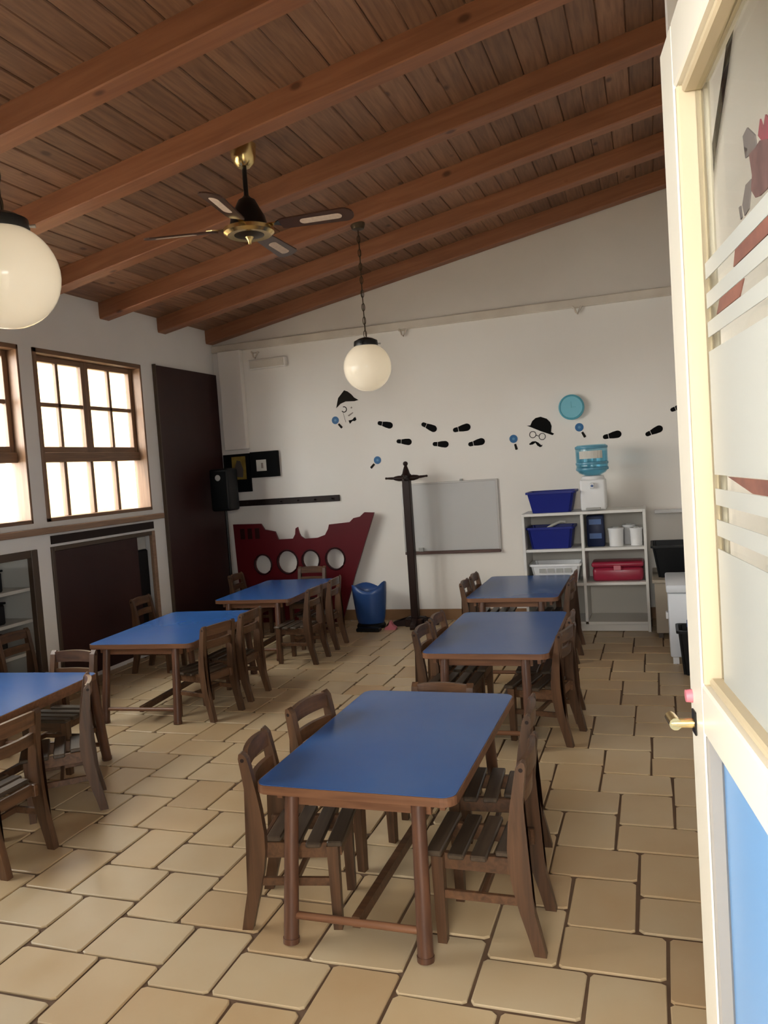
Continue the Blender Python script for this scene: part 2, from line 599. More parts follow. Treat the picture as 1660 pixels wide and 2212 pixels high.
# roof and low wall added out of view to dim the doorway light
struct(box('wall_doorway_blocker', 'outdoor_pale', -3.2, 3.0, -2.6, -2.45, -0.06, 1.5))
struct(box('ceiling_doorway_blocker', 'outdoor_pale', -3.2, 3.0, -2.6, YF - 0.19, 2.75, 2.85))

# trim
ms = struct(box('trim_1', 'trim_cream', XL, XR, YB - 0.028, YB + 0.012, 2.815, 2.892, bev=0.006))
struct(box('baseboard_back', 'skirting', XL + 0.05, XR, YB - 0.012, YB, 0.0, 0.105, bev=0.003))
struct(box('trim_2', 'plaster', -4.222, -3.965, YB - 0.07, YB, 1.80, 2.815, bev=0.004))     # corner pilaster
sill = struct(box('trim_3', 'sill_wood', XL, XL + 0.05, YF, 6.235, 1.188, 1.235, bev=0.004))
struct(box('dark_slot_strip', 'dark_brown', XL, XL + 0.012, 4.82, 6.11, 1.105, 1.168))  # flat strip coloured dark for the shaded recess of a vent slot

# floor: dark grout bed and 3:2 tiles laid in a herringbone
floor = struct(box('floor', 'grout', XL, XR, YF - 0.2, YB, -0.05, -0.007))
A_, B_ = 0.3105, 0.2205
tiles = []
for i in range(-40, 41):
    for j in range(-40, 41):
        bx_, by_ = -2.155 + i * A_ + j * B_, 2.33 - i * A_ + j * B_
        tiles.append((bx_, by_, A_, B_))
        tiles.append((bx_ + A_, by_ + B_ - A_, B_, A_))
def camproj(x, y, z):
    d = Vector((x, y, z - 1.5))
    zz = d.dot(fw)
    if zz < 0.2:
        return None
    return 830 + 1717 * d.dot(rt) / zz, 1106 - 1717 * d.dot(up) / zz, zz
inroom = []
for (x, y, sx, sy) in tiles:
    x0, x1 = max(x, XL), min(x + sx, XR)
    y0, y1 = max(y, YF - 0.18), min(y + sy, YB)
    if x1 - x0 < 0.03 or y1 - y0 < 0.03:
        continue
    full = (x1 - x0 > sx - 1e-4) and (y1 - y0 > sy - 1e-4)
    inroom.append((x0, x1, y0, y1, full, sx > sy))
def size_in_view(t):
    p = camproj((t[0] + t[1]) / 2, (t[2] + t[3]) / 2, 0)
    if p is None or not (-60 < p[0] < 1540 and p[1] < 2300):
        return 0
    return 1 / p[2]
inroom.sort(key=size_in_view, reverse=True)
def bm_tile(bm, x0, x1, y0, y1, rnd, g=0.0052):
    def j(): return rnd.uniform(-0.0035, 0.0035)
    k = 0.012
    cs = [(x0 + g + j(), y0 + g + j()), (x1 - g + j(), y0 + g + j()), (x1 - g + j(), y1 - g + j()), (x0 + g + j(), y1 - g + j())]
    outl = []
    for q in range(4):
        p, a, b = Vector(cs[q]), Vector(cs[q - 1]), Vector(cs[(q + 1) % 4])
        outl.append(p + (a - p).normalized() * k * rnd.uniform(0.5, 1.3))
        outl.append(p + (b - p).normalized() * k * rnd.uniform(0.5, 1.3))
    ctr = sum(outl, Vector((0, 0))) / 8
    base = [bm.verts.new((p.x, p.y, -0.008)) for p in outl]
    rim = [bm.verts.new((p.x, p.y, -0.0025)) for p in outl]
    top = [bm.verts.new((*(p + (ctr - p).normalized() * 0.004), 0.0)) for p in outl]
    for a, b in ((base, rim), (rim, top)):
        for q in range(8):
            bm.faces.new((a[q], a[(q + 1) % 8], b[(q + 1) % 8], b[q]))
    bm.faces.new(top)
rnd = random.Random(3)
variants = {}
for hor in (True, False):
    for v in range(5):
        bm = bmesh.new()
        sx, sy = (A_, B_) if hor else (B_, A_)
        bm_tile(bm, -sx / 2, sx / 2, -sy / 2, sy / 2, rnd)
        variants[hor, v] = finish(bm, 'tile', 'tile')
rest = bmesh.new()
for k, t in enumerate(inroom):
    x0, x1, y0, y1, full, hor = t
    if k < 300:
        if full:
            o = new_obj('tile', variants[hor, rnd.randrange(5)], floor)
            o.location = ((x0 + x1) / 2, (y0 + y1) / 2, 0)
        else:
            bm = bmesh.new()
            cx, cy = (x0 + x1) / 2, (y0 + y1) / 2
            bm_tile(bm, x0 - cx, x1 - cx, y0 - cy, y1 - cy, rnd)
            o = new_obj('tile', finish(bm, 'tile', 'tile'), floor)
            o.location = (cx, cy, 0)
        o.matrix_parent_inverse = Matrix.Translation(floor.location).inverted()
    else:
        bm_tile(rest, x0, x1, y0, y1, rnd)
o = new_obj('tile_field', finish(rest, 'tile_field', 'tile'), floor)
o.matrix_parent_inverse = Matrix.Translation(floor.location).inverted()
o['kind'] = 'stuff'

# ceiling: boards running front to back, rafters across
ang = math.atan(SL)
bm = bmesh.new()
bm_prism(bm, [(XL - 0.25, zceil(XL - 0.25) + 0.03), (XR + 0.2, zceil(XR + 0.2) + 0.03), (XR + 0.2, zceil(XR + 0.2) + 0.12), (XL - 0.25, zceil(XL - 0.25) + 0.12)], 'y', YF - 0.4, YB + 0.2)
ceiling = struct(new_obj('ceiling', finish(bm, 'ceiling', 'dark_frame')))
PW = 0.145
plank_meshes = []
Ly = YB - (YF - 0.18)
bm = bmesh.new()
bm_box(bm, -PW / 2 + 0.001, PW / 2 - 0.001, -Ly / 2, Ly / 2, 0, 0.03, bev=0.006)
plank_me = finish(bm, 'plank', 'plank_wood')
x = XL + PW / 2 * math.cos(ang)
while x < XR + 0.05:
    o = new_obj('plank', plank_me, ceiling)
    o.location = (x, (YB + YF - 0.18) / 2, zceil(x) + 0.001 * (random.random() - 0.5) * 4)
    o.rotation_euler = (0, -ang, 0)
    x += PW * math.cos(ang)
BEAM_FAR = [7.40, 6.56, 5.735, 4.905, 4.01, 3.19, 2.33, 1.47, 0.61]
bl = (XR - XL) / math.cos(ang)
bm = bmesh.new()
bm_box(bm, 0, bl, -0.12, 0, 0, 0.14, bev=0.006)
beam_me = finish(bm, 'beam', 'beam_wood')
for yb in BEAM_FAR:
    o = new_obj('beam', beam_me, ceiling)
    o.location = (XL, yb if yb < 7.3 else yb - 0.001, zbeam(XL))
    o.rotation_euler = (0, -ang, 0)

# ------------------------------------------------------------------ windows
def window(n, y0, y1):
    root = struct(empty('window_%d' % n, (XL, (y0 + y1) / 2, ZW0)))
    inv = Matrix.Translation(root.location).inverted()
    def bxp(name, m, xa, xb, ya, yb, za, zb, parent=None, bev=0.003):
        o = box(name, m, xa, xb, ya, yb, za, zb, bev=bev)
        p = parent or root
        o.parent = p
        o.matrix_parent_inverse = (Matrix.Translation(root.location) if p is root else (p.matrix_parent_inverse.inverted() @ Matrix.Identity(4))).inverted() if p is root else (Matrix.Translation(p.location)).inverted()
        if p is not root:
            o.matrix_parent_inverse = Matrix.Translation(p.location).inverted()
        return o
    f = 0.035
    xo, xi = XL - 0.13, XL + 0.012
    # outer lining seen as a thin brown edge
    bxp('frame', 'window_wood_z', xo, xi, y0, y0 + f, ZW0, ZW1)
    bxp('frame', 'window_wood_z', xo, xi, y1 - f * 0.6, y1, ZW0, ZW1)
    bxp('frame', 'window_wood_y', xo, xi, y0, y1, ZW1 - f, ZW1)
    bxp('frame', 'window_wood_y', xo, xi, y0, y1, ZW0, ZW0 + f * 0.8)
    ZT = 1.725
    xs0, xs1 = XL - 0.125, XL - 0.08
    ya, yb = y0 + f, y1 - f * 0.6
    bxp('transom', 'window_wood_y', XL - 0.135, XL - 0.06, ya, yb, ZT, ZT + 0.075)
    # two casements of 2 x 2 panes
    zt0, zt1 = ZT + 0.075, ZW1 - f
    hw = (yb - ya) / 2
    for s in range(2):
        c0, c1 = ya + s * hw, ya + (s + 1) * hw
        st = 0.045
        sash = bxp('sash', 'window_wood_z', xs0, xs1, c0, c0 + st, zt0, zt1)
        pl = Matrix.Translation(sash.location).inverted()
        def sub(name, m, *a, bev=0.003):
            o = box(name, m, *a, bev=bev)
            o.parent = sash
            o.matrix_parent_inverse = pl
            return o
        sub('sash_stile', 'window_wood_z', xs0, xs1, c1 - st, c1, zt0, zt1)
        sub('sash_rail', 'window_wood_y', xs0, xs1, c0 + st, c1 - st, zt0, zt0 + st)
        sub('sash_rail', 'window_wood_y', xs0, xs1, c0 + st, c1 - st, zt1 - st, zt1)
        ym, zm = (c0 + c1) / 2, (zt0 + zt1) / 2
        sub('muntin', 'window_wood_z', xs0 + 0.008, xs1 - 0.006, ym - 0.016, ym + 0.016, zt0 + st, zt1 - st)
        sub('muntin', 'window_wood_y', xs0 + 0.008, xs1 - 0.006, c0 + st, c1 - st, zm - 0.016, zm + 0.016)
        for (pa, pb) in ((c0 + st, ym - 0.016), (ym + 0.016, c1 - st)):
            for (qa, qb) in ((zt0 + st, zm - 0.016), (zm + 0.016, zt1 - st)):
                sub('pane', 'window_glass', xs0 + 0.018, xs0 + 0.022, pa, pb, qa, qb, bev=0)
    # fixed light of four panes below
    zb0, zb1 = ZW0 + f * 0.8, ZT
    q = (yb - ya) / 4
    for k in range(4):
        if k:
            bxp('mullion', 'window_wood_z', xs0, xs1, ya + k * q - 0.018, ya + k * q + 0.018, zb0, zb1)
        bxp('pane', 'window_glass', xs0 + 0.018, xs0 + 0.022, ya + k * q + 0.018, ya + (k + 1) * q - 0.018, zb0, zb1, bev=0)
    return root
for n, (a, b) in enumerate(WIN):
    window(n + 1, a, b)

# ------------------------------------------------------------------ built-ins on the left wall
# tall flush cupboard door in the corner
t = empty('tall_cupboard_door', (XL, 6.85, 0))
tag(t, 'tall dark brown flush cupboard door in the left corner beside the window', 'cupboard door')
box('panel', 'dark_panel', XL + 0.001, XL + 0.03, 6.312, 7.388, 0.0, 2.592, t, bev=0.003)
box('edge_trim', 'dark_frame', XL + 0.001, XL + 0.034, 6.300, 6.314, 0.0, 2.60, t)

# cupboard under the nearer full window
t = empty('under_window_cupboard', (XL, 5.46, 0))
tag(t, 'low dark brown cupboard built in under the window, its sliding door part open', 'cupboard')
box('carcass', 'black_matte', XL - 0.45, XL - 0.44, 4.81, 6.117, 0.03, 1.085, t)
box('frame', 'sill_wood', XL - 0.02, XL + 0.014, 6.07, 6.117, 0.03, 1.085, t, bev=0.003)
box('frame', 'dark_frame', XL - 0.02, XL + 0.014, 4.812, 4.842, 0.03, 1.085, t, bev=0.003)
box('frame', 'dark_frame', XL - 0.02, XL + 0.014, 4.842, 6.07, 1.05, 1.085, t, bev=0.003)
box('sliding_door', 'dark_panel', XL - 0.015, XL + 0.006, 4.842, 5.86, 0.03, 1.05, t, bev=0.003)
box('side', 'black_matte', XL - 0.44, XL - 0.2, 6.117, 6.127, 0.03, 1.085, t)
box('side', 'black_matte', XL - 0.44, XL - 0.2, 4.80, 4.81, 0.03, 1.085, t)
box('top', 'black_matte', XL - 0.44, XL - 0.2, 4.81, 6.117, 1.085, 1.095, t)
box('bottom', 'black_matte', XL - 0.44, XL - 0.2, 4.81, 6.117, 0.02, 0.03, t)
b = box('grey_box', 'grey_plastic', XL - 0.16, XL - 0.03, 5.89, 6.03, 0.93, 1.045, bev=0.006)
tag(b, 'small grey box at the open right end of the under-window cupboard', 'box')
b2 = box('gap_filler', 'black_plastic', XL - 0.18, XL - 0.03, 5.88, 6.05, 0.035, 0.925, bev=0.01)  # black block fills the dark gap beside the sliding door
tag(b2, 'tall black block filling the dark gap at the open end of the under-window cupboard', 'case')

# open niche with shelves under the second window
t = empty('shelf_niche', (XL, 4.0, 0))
tag(t, 'open niche with pale shelves and dark frame under the second window', 'shelves')
box('frame', 'dark_frame', XL - 0.03, XL + 0.016, 4.60, 4.664, 0.03, 1.085, t, bev=0.003)
box('frame', 'dark_frame', XL - 0.03, XL + 0.016, 3.347, 3.41, 0.03, 1.085, t, bev=0.003)
box('frame', 'dark_frame', XL - 0.03, XL + 0.016, 3.41, 4.60, 1.03, 1.085, t, bev=0.003)
box('back', 'niche_white', XL - 0.46, XL - 0.44, 3.347, 4.664, 0.03, 1.085, t)
box('side', 'niche_white', XL - 0.44, XL - 0.03, 4.62, 4.664, 0.03, 1.03, t)
box('side', 'niche_white', XL - 0.44, XL - 0.03, 3.347, 3.39, 0.03, 1.03, t)
box('top', 'niche_white', XL - 0.44, XL - 0.2, 3.347, 4.664, 1.085, 1.095, t)
for z in (0.03, 0.33, 0.56, 0.79):
    box('shelf', 'niche_white', XL - 0.44, XL - 0.03, 3.39, 4.62, z, z + 0.025, t, bev=0.002)
for k, z in enumerate((0.355, 0.585, 0.815)):
    for q, yy in enumerate((3.45, 3.98)):
        bxx = empty('storage_bin', (XL - 0.2, yy + 0.2, z + 0.001))
        tag(bxx, '%s black bin on the %s shelf of the niche under the second window' % (('left-hand', 'right-hand')[q], ('lowest', 'middle', 'upper')[k]), 'bin', 'black bins in the niche')
        box('body', 'black_plastic', XL - 0.36, XL - 0.07, yy, yy + 0.42, z + 0.001, z + 0.145, bxx, bev=0.012)
        box('rim', 'black_matte', XL - 0.365, XL - 0.065, yy - 0.005, yy + 0.425, z + 0.145, z + 0.16, bxx, bev=0.004)

# ------------------------------------------------------------------ tables
def rounded_rect(hx, hy, r_, n=6):
    pts = []
    for (cx, cy, a0) in ((hx - r_, hy - r_, 0), (-hx + r_, hy - r_, 90), (-hx + r_, -hy + r_, 180), (hx - r_, -hy + r_, 270)):
        for k in range(n + 1):
            a = R(a0 + 90 * k / n)
            pts.append((cx + r_ * math.cos(a), cy + r_ * math.sin(a)))
    return pts

def ring_prism(bm, outer, inner, z0, z1):
    n = len(outer)
    a = [bm.verts.new((*p, z0)) for p in outer]
    b = [bm.verts.new((*p, z1)) for p in outer]
    c = [bm.verts.new((*p, z1)) for p in inner]
    d = [bm.verts.new((*p, z0)) for p in inner]
    for i in range(n):
        j = (i + 1) % n
        bm.faces.new((a[i], a[j], b[j], b[i]))
        bm.faces.new((b[i], b[j], c[j], c[i]))
        bm.faces.new((c[i], c[j], d[j], d[i]))
        bm.faces.new((d[i], d[j], a[j], a[i]))

def make_table(cx, cy, rz, W, L, label, inset=0.125):
    t = empty('classroom_table', (cx, cy, 0), rz)
    tag(t, label, 'table', 'low blue-topped tables')
    hx, hy = W / 2, L / 2
    H = 0.5
    bm = bmesh.new()
    bm_prism(bm, rounded_rect(hx - 0.004, hy - 0.004, 0.044), 'z', H - 0.026, H)
    new_obj('tabletop', finish(bm, 'tabletop', 'laminate'), t)
    bm = bmesh.new()
    ring_prism(bm, rounded_rect(hx, hy, 0.048), rounded_rect(hx - 0.0045, hy - 0.0045, 0.0435), H - 0.03, H - 0.0015)
    new_obj('edge_band', finish(bm, 'edge_band', 'table_wood_x'), t)
    new_obj('underside_board', prism_me('underside_board', 'table_wood_x', rounded_rect(hx - 0.012, hy - 0.012, 0.05), 'z', H - 0.034, H - 0.0265), t)
    for s in (-1, 1):
        new_obj('apron', box_me('apron', 'table_wood_x', -hx + 0.09, hx - 0.09, s * (hy - 0.055) - 0.009, s * (hy - 0.055) + 0.009, H - 0.075, H - 0.034), t)
        new_obj('apron', box_me('apron', 'table_wood_x', s * (hx - 0.06) - 0.009, s * (hx - 0.06) + 0.009, -hy + 0.07, hy - 0.07, H - 0.07, H - 0.034), t)
    for sx in (-1, 1):
        for sy in (-1, 1):
            bm = bmesh.new()
            top = Vector((sx * (hx - inset), sy * (hy - 0.03), H - 0.034))
            foot = Vector((sx * (hx - inset + 0.01), sy * (hy + 0.028), 0.012))
            d = (foot - top).normalized()
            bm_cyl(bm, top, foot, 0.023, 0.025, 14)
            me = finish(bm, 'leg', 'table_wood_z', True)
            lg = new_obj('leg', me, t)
            bm = bmesh.new()
            bm_cyl(bm, foot + d * -0.006, foot + d * 0.0115, 0.0275, 0.0265, 14)
            for v in bm.verts:
                v.co.z = max(v.co.z, 0.0)
            new_obj('foot_cap', finish(bm, 'foot_cap', 'table_wood_z', True), lg)
    def legpos(sx, sy, z):
        f = (H - 0.034 - z) / (H - 0.046)
        return Vector((sx * (hx - inset + 0.01 * f), sy * (hy - 0.03 + 0.058 * f), z))
    zs = 0.088
    for sy in (-1, 1):
        bm = bmesh.new()
        bm_cyl(bm, legpos(-1, sy, zs), legpos(1, sy, zs), 0.0125, 0.0125, 10)
        new_obj('stretcher', finish(bm, 'stretcher', 'table_wood_x', True), t)
    bm = bmesh.new()
    yy = legpos(1, 1, zs).y
    lx = 0.055 if inset < 0.1 else 0.0
    bm_box(bm, lx - 0.013, lx + 0.013, -yy, yy, zs - 0.018, zs + 0.018)
    new_obj('long_stretcher', finish(bm, 'long_stretcher', 'chair_wood_x'), t)
    return t

TB = [(-0.953, 2.795, 0.0, 0.68, 1.09, 'nearest low table with bright blue top, alone in the foreground'),
      (-0.905, 4.610, 1.0, 0.68, 1.15, 'low blue-topped table right behind the nearest one, middle of the right row'),
      (-1.040, 6.255, 0.5, 0.68, 1.10, 'farthest blue-topped table of the right row, in front of the white shelf'),
      (-3.190, 4.745, 4.5, 0.74, 1.12, 'low blue-topped table in the middle of the left row, beside the dark cupboard'),
      (-3.220, 6.330, 3.0, 0.69, 1.12, 'dim blue-topped table at the far left, before the red ship panel'),
      (-3.225, 2.960, 4.5, 0.70, 1.10, 'pale-shining blue table cut by the left edge of the picture')]
for (cx, cy, rz, W, L, lab) in TB:
    make_table(cx, cy, R(rz), W, L, lab, 0.03 if W == 0.70 else 0.125)

# ------------------------------------------------------------------ chairs (local +y is the way the child faces)
def chair_proto():
    t = empty('child_chair', (0, 0, 0))
    tag(t, '', 'chair', 'slatted wooden child chairs')
    # curved rear leg that runs on as back post
    cl = [(0.0, -0.172, 0.036), (0.06, -0.158, 0.040), (0.13, -0.140, 0.045), (0.20, -0.125, 0.049), (0.27, -0.116, 0.052), (0.33, -0.114, 0.050),
          (0.40, -0.118, 0.044), (0.47, -0.126, 0.038), (0.54, -0.137, 0.033), (0.58, -0.144, 0.030)]
    front = [(y + w_ / 2, z) for z, y, w_ in cl]
    back = [(y - w_ / 2, z) for z, y, w_ in cl]
    tip = [(-0.141, 0.594), (-0.148, 0.600), (-0.156, 0.596)]
    outline = front + tip + back[::-1]
    bmp = bmesh.new()
    bm_prism(bmp, outline, 'x', -0.015, 0.015)
    rear = finish(bmp, 'rear_leg', 'chair_wood_z')
    for s in (-1, 1):
        new_obj('leg', rear, t, (s * 0.128, 0, 0))
    bm = bmesh.new()
    vs = bm_box(bm, -0.018, 0.018, -0.019, 0.019, 0, 0.283)
    for v in vs:
        if v.co.z < 0.01:
            v.co.x *= 0.78
            v.co.y *= 0.78
    fl_ = finish(bm, 'front_leg', 'chair_wood_z')
    for s in (-1, 1):
        new_obj('leg', fl_, t, (s * 0.122, 0.135, 0))
    rail = box_me('seat_rail', 'chair_wood_x', -0.010, 0.010, -0.135, 0.152, 0.232, 0.284, 0.002)
    for s in (-1, 1):
        new_obj('seat_rail', rail, t, (s * 0.103, 0, 0))
    new_obj('seat_apron', box_me('seat_apron', 'chair_wood_x', -0.104, 0.104, 0.142, 0.158, 0.236, 0.284, 0.002), t)
    new_obj('seat_apron', box_me('seat_apron', 'chair_wood_x', -0.112, 0.112, -0.122, -0.106, 0.236, 0.284, 0.002), t)
    sl = box_me('seat_slat', 'seat_wood', -0.146, 0.146, -0.0255, 0.0255, 0.284, 0.302, 0.004)
    sl0 = box_me('seat_slat', 'seat_wood', -0.110, 0.110, -0.0255, 0.0255, 0.284, 0.302, 0.004)
    for k in range(4):
        new_obj('seat_slat', sl if k else sl0, t, (0, -0.070 + k * 0.0715, -0.004 * (k in (1, 2))))
    # two bowed back slats
    for (z0, z1, yb) in ((0.535, 0.592, -0.139), (0.452, 0.500, -0.124)):
        bm = bmesh.new()
        n = 8
        rings = []
        for i in range(n + 1):
            x = -0.116 + 0.232 * i / n
            bow = -0.016 * (1 - (2 * i / n - 1) ** 2)
            lift = 0.006 * (1 - (2 * i / n - 1) ** 2) if z0 > 0.5 else 0
            rings.append([bm.verts.new((x, yb + bow + dy, z)) for dy, z in ((-0.009, z0), (0.009, z0), (0.006, z1 + lift), (-0.012, z1 + lift))])
        for a, b_ in zip(rings, rings[1:]):
            for q in range(4):
                bm.faces.new((a[q], a[(q + 1) % 4], b_[(q + 1) % 4], b_[q]))
        bm.faces.new(rings[0])
        bm.faces.new(rings[-1])
        new_obj('back_slat', finish(bm, 'back_slat', 'chair_wood_x'), t)
    st = box_me('stretcher', 'chair_wood_x', -0.008, 0.008, -0.14, 0.135, 0.145, 0.172, 0.002)
    for s in (-1, 1):
        new_obj('stretcher', st, t, (s * 0.122, 0, 0))
    new_obj('cross_stretcher', box_me('cross_stretcher', 'chair_wood_x', -0.115, 0.115, -0.008, 0.008, 0.147, 0.17, 0.002), t)
    # pegs in the post tops
    bm = bmesh.new()
    bm_cyl(bm, (-0.0155, -0.145, 0.575), (0.0155, -0.145, 0.575), 0.007, 0.007, 8)
    peg = finish(bm, 'peg', 'dark_brown')
    for s in (-1, 1):
        new_obj('peg', peg, t, (s * 0.128, 0, 0))
    return t

# (rear x, rear y, facing degrees (0=+x), scale z, label)
CH = [(-0.408, 2.455, 180, 1, 'wooden child chair at the right near corner of the nearest blue table'),
      (-0.465, 2.890, 184, 1, 'wooden child chair on the right side of the nearest table, farther from the camera'),
      (-1.368, 2.395, 11, 1, 'wooden child chair at the left near corner of the nearest table, tucked under'),
      (-1.375, 2.870, -10, 1, 'wooden child chair, slightly turned, on the far left side of the nearest table'),
      (-0.955, 3.440, -90, 0.86, 'low wooden chair at the far end of the nearest table, only its back rail visible'),
      (-0.470, 4.235, 170, 1, 'wooden child chair at the right near corner of the middle table in the right row'),
      (-0.480, 4.605, 181, 1, 'wooden child chair on the right of the middle right table, the one behind'),
      (-1.305, 4.265, 0, 1, 'wooden child chair on the left of the middle right table, the nearer one'),
      (-1.308, 4.610, 0, 1, 'wooden child chair on the left of the middle right table, the farther one'),
      (-1.440, 5.940, 2, 1, 'wooden child chair on the left of the farthest right table, the nearer one'),
      (-1.442, 6.290, 2, 1, 'wooden child chair on the left of the farthest right table, the farther one'),
      (-0.605, 5.920, 178, 1, 'dark wooden child chair right of the farthest right table, the nearer one'),
      (-0.615, 6.270, 180, 1, 'dark wooden child chair right of the farthest right table, next to the shelf'),
      (-2.655, 4.370, 167, 1, 'wooden child chair on the aisle side of the middle left table, the nearer one'),
      (-2.655, 4.800, 180, 1, 'wooden child chair on the aisle side of the middle left table, the farther one'),
      (-4.020, 5.420, 5, 1, 'wooden child chair with its back to the low dark cupboard under the window'),
      (-3.150, 3.630, -86, 1, 'wooden child chair at the far end of the table cut by the left edge'),
      (-2.490, 2.490, 180, 1, 'wooden child chair at the left edge of the picture, nearest of the left row'),
      (-2.610, 3.090, 220, 1, 'wooden child chair on the aisle side of the left edge table, the farther one'),
      (-4.060, 4.090, 0, 1, 'wooden child chair in front of the open shelf niche by the left wall'),
      (-2.605, 5.780, 180, 1, 'dark wooden child chair on the aisle side of the far left table, the nearer one'),
      (-2.630, 6.270, 184, 1, 'dark wooden child chair on the aisle side of the far left table, the farther one'),
      (-3.210, 7.080, -88, 1, 'wooden child chair at the end of the far left table, before the red portholes'),
      (-3.840, 6.660, 4, 1, 'dark wooden child chair on the wall side of the far left table')]
proto = chair_proto()
for i, (rx, ry, deg, sz, lab) in enumerate(CH):
    f = Vector((math.cos(R(deg)), math.sin(R(deg)), 0))
    loc = Vector((rx, ry, 0)) + f * 0.158
    if i == 0:
        proto.location = loc
        proto.rotation_euler = (0, 0, R(deg - 90))
        proto['label'] = lab
    else:
        dup(proto, loc, R(deg - 90), lab, scale=(1, 1, sz) if sz != 1 else None)

# ------------------------------------------------------------------ ceiling fan
FX, FY, FZ = -2.185, 4.275, 2.955
fan = empty('ceiling_fan', (FX, FY, FZ))
tag(fan, 'brass and dark wood four-blade ceiling fan hanging from the plank ceiling', 'ceiling fan')
zc = zceil(FX) - FZ
new_obj('canopy', lathe_me('canopy', 'brass', [(0.035, zc - 0.115), (0.058, zc - 0.095), (0.072, zc - 0.055), (0.078, zc + 0.012)], 24), fan)
new_obj('rod', lathe_me('rod', 'black_metal', [(0.014, 0.15), (0.014, zc - 0.10)], 12), fan)
new_obj('motor', lathe_me('motor', 'black_metal', [(0.10, 0.0), (0.112, 0.015), (0.10, 0.07), (0.072, 0.12), (0.05, 0.165), (0.032, 0.175), (0.018, 0.19)], 28), fan)
hb = new_obj('hub_ring', lathe_me('hub_ring', 'brass', [(0.085, -0.035), (0.128, -0.038), (0.148, -0.022), (0.148, 0.0), (0.125, 0.012), (0.098, 0.010)], 32), fan)
new_obj('hub_plate', lathe_me('hub_plate', 'bronze', [(0.0, -0.048), (0.05, -0.046), (0.088, -0.036), (0.09, -0.03)], 28), hb)
new_obj('finial', lathe_me('finial', 'brass', [(0.0, -0.092), (0.008, -0.086), (0.012, -0.07), (0.02, -0.056), (0.026, -0.046)], 14), hb)
def blade_outline(x0, x1, w0, w1, n=8):
    pts = [(x0, -w0), (x0 + 0.03, -w0 * 1.15)]
    for k in range(n + 1):
        a = R(-90 + 180 * k / n)
        pts.append((x1 - w1 * 0.8 + w1 * 0.8 * math.cos(a), w1 * math.sin(a)))
    pts += [(x0 + 0.03, w0 * 1.15), (x0, w0)]
    return pts
blade_me = prism_me('blade', 'fan_blade', blade_outline(0.20, 0.64, 0.045, 0.066), 'z', -0.004, 0.004)
cane_pts = []
for k in range(9):
    a = R(-90 + 180 * k / 8)
    cane_pts.append((0.545 + 0.026 * math.cos(a), 0.026 * math.sin(a)))
for k in range(9):
    a = R(90 + 180 * k / 8)
    cane_pts.append((0.345 + 0.026 * math.cos(a), 0.026 * math.sin(a)))
cane_me = prism_me('cane_inset', 'cane', cane_pts, 'z', -0.0055, -0.0035)
bm = bmesh.new()
bm_prism(bm, [(0.10, -0.018), (0.17, -0.014), (0.21, -0.04), (0.25, -0.03), (0.25, 0.03), (0.21, 0.04), (0.17, 0.014), (0.10, 0.018)], 'z', 0.004, 0.010)
iron_me = finish(bm, 'blade_iron', 'brass')
for k, a in enumerate((5, 93, 192, 279)):
    bl_ = new_obj('blade', blade_me, fan, (0, 0, 0.004))
    bl_.rotation_euler = Matrix.Rotation(R(a), 4, 'Z').__matmul__(Matrix.Rotation(R(-13), 4, 'X')).to_euler()
    new_obj('cane_inset', cane_me, bl_)
    new_obj('blade_iron', iron_me, bl_)

# ------------------------------------------------------------------ globe pendants
def pendant(x, y, zg, label):
    t = empty('globe_pendant', (x, y, zg))
    tag(t, label, 'pendant lamp', 'white globe pendants on chains')
    Rg = 0.18
    prof = []
    for k in range(0, 19):
        a = R(-90 + k * 158 / 18)
        prof.append((max(Rg * math.cos(a), 0) if k else 0.0, Rg * math.sin(a)))
    new_obj('globe', lathe_me('globe', 'opal', prof, 40, close_top=False), t)
    cap = new_obj('cap', lathe_me('cap', 'black_metal', [(0.088, 0.150), (0.092, 0.165), (0.088, 0.195), (0.055, 0.212), (0.018, 0.222), (0.0, 0.224)], 28), t)
    for k in range(3):
        a = R(30 + 120 * k)
        bm = bmesh.new()
        bm_cyl(bm, (0.086 * math.cos(a), 0.086 * math.sin(a), 0.172), (0.112 * math.cos(a), 0.112 * math.sin(a), 0.172), 0.005, 0.007, 8)
        new_obj('screw', finish(bm, 'screw', 'steel' if k == 0 else 'black_metal'), cap)
    top = zbeam(x) - zg
    new_obj('ceiling_rose', lathe_me('ceiling_rose', 'bronze', [(0.015, top - 0.045), (0.045, top - 0.035), (0.056, top - 0.005), (0.056, top + 0.008)], 20), t)
    z = 0.222
    pts = []
    for q in range(14):
        a = 2 * math.pi * q / 14
        pts.append((0.0105 * math.cos(a), 0, 0.03 * math.sin(a)))
    link = tube_me('chain_link', 'bronze', pts, 0.0033, 6, closed=True)
    k = 0
    z += 0.024
    while z < top - 0.03:
        o = new_obj('chain_link', link, t, (0, 0, z), (0, 0, R(90 * (k % 2) + 20)))
        z += 0.050
        k += 1
    new_obj('cord', tube_me('cord', 'bronze', [(0.004, 0.003, 0.215), (-0.004, 0.004, 0.22 + (top - 0.22) * 0.4), (0.004, -0.003, 0.22 + (top - 0.22) * 0.75), (0, 0, top - 0.03)], 0.0035, 6), t)
    return t
pendant(-2.003, 5.680, 2.267, 'small-looking white globe lamp hanging on a chain before the back wall')
pendant(-2.106, 2.256, 2.258, 'large white globe lamp cut by the left edge of the picture')

# ------------------------------------------------------------------ open door on the right
DA = R(-8)
FXd, FYd = 0.034, 1.221
ddir = Vector((math.sin(DA), math.cos(DA), 0))          # hinge -> free edge
DW = 0.85
hinge = Vector((FXd, FYd, 0)) - ddir * DW
door = struct(empty('door_1', (hinge.x, hinge.y, 0.0), -DA))
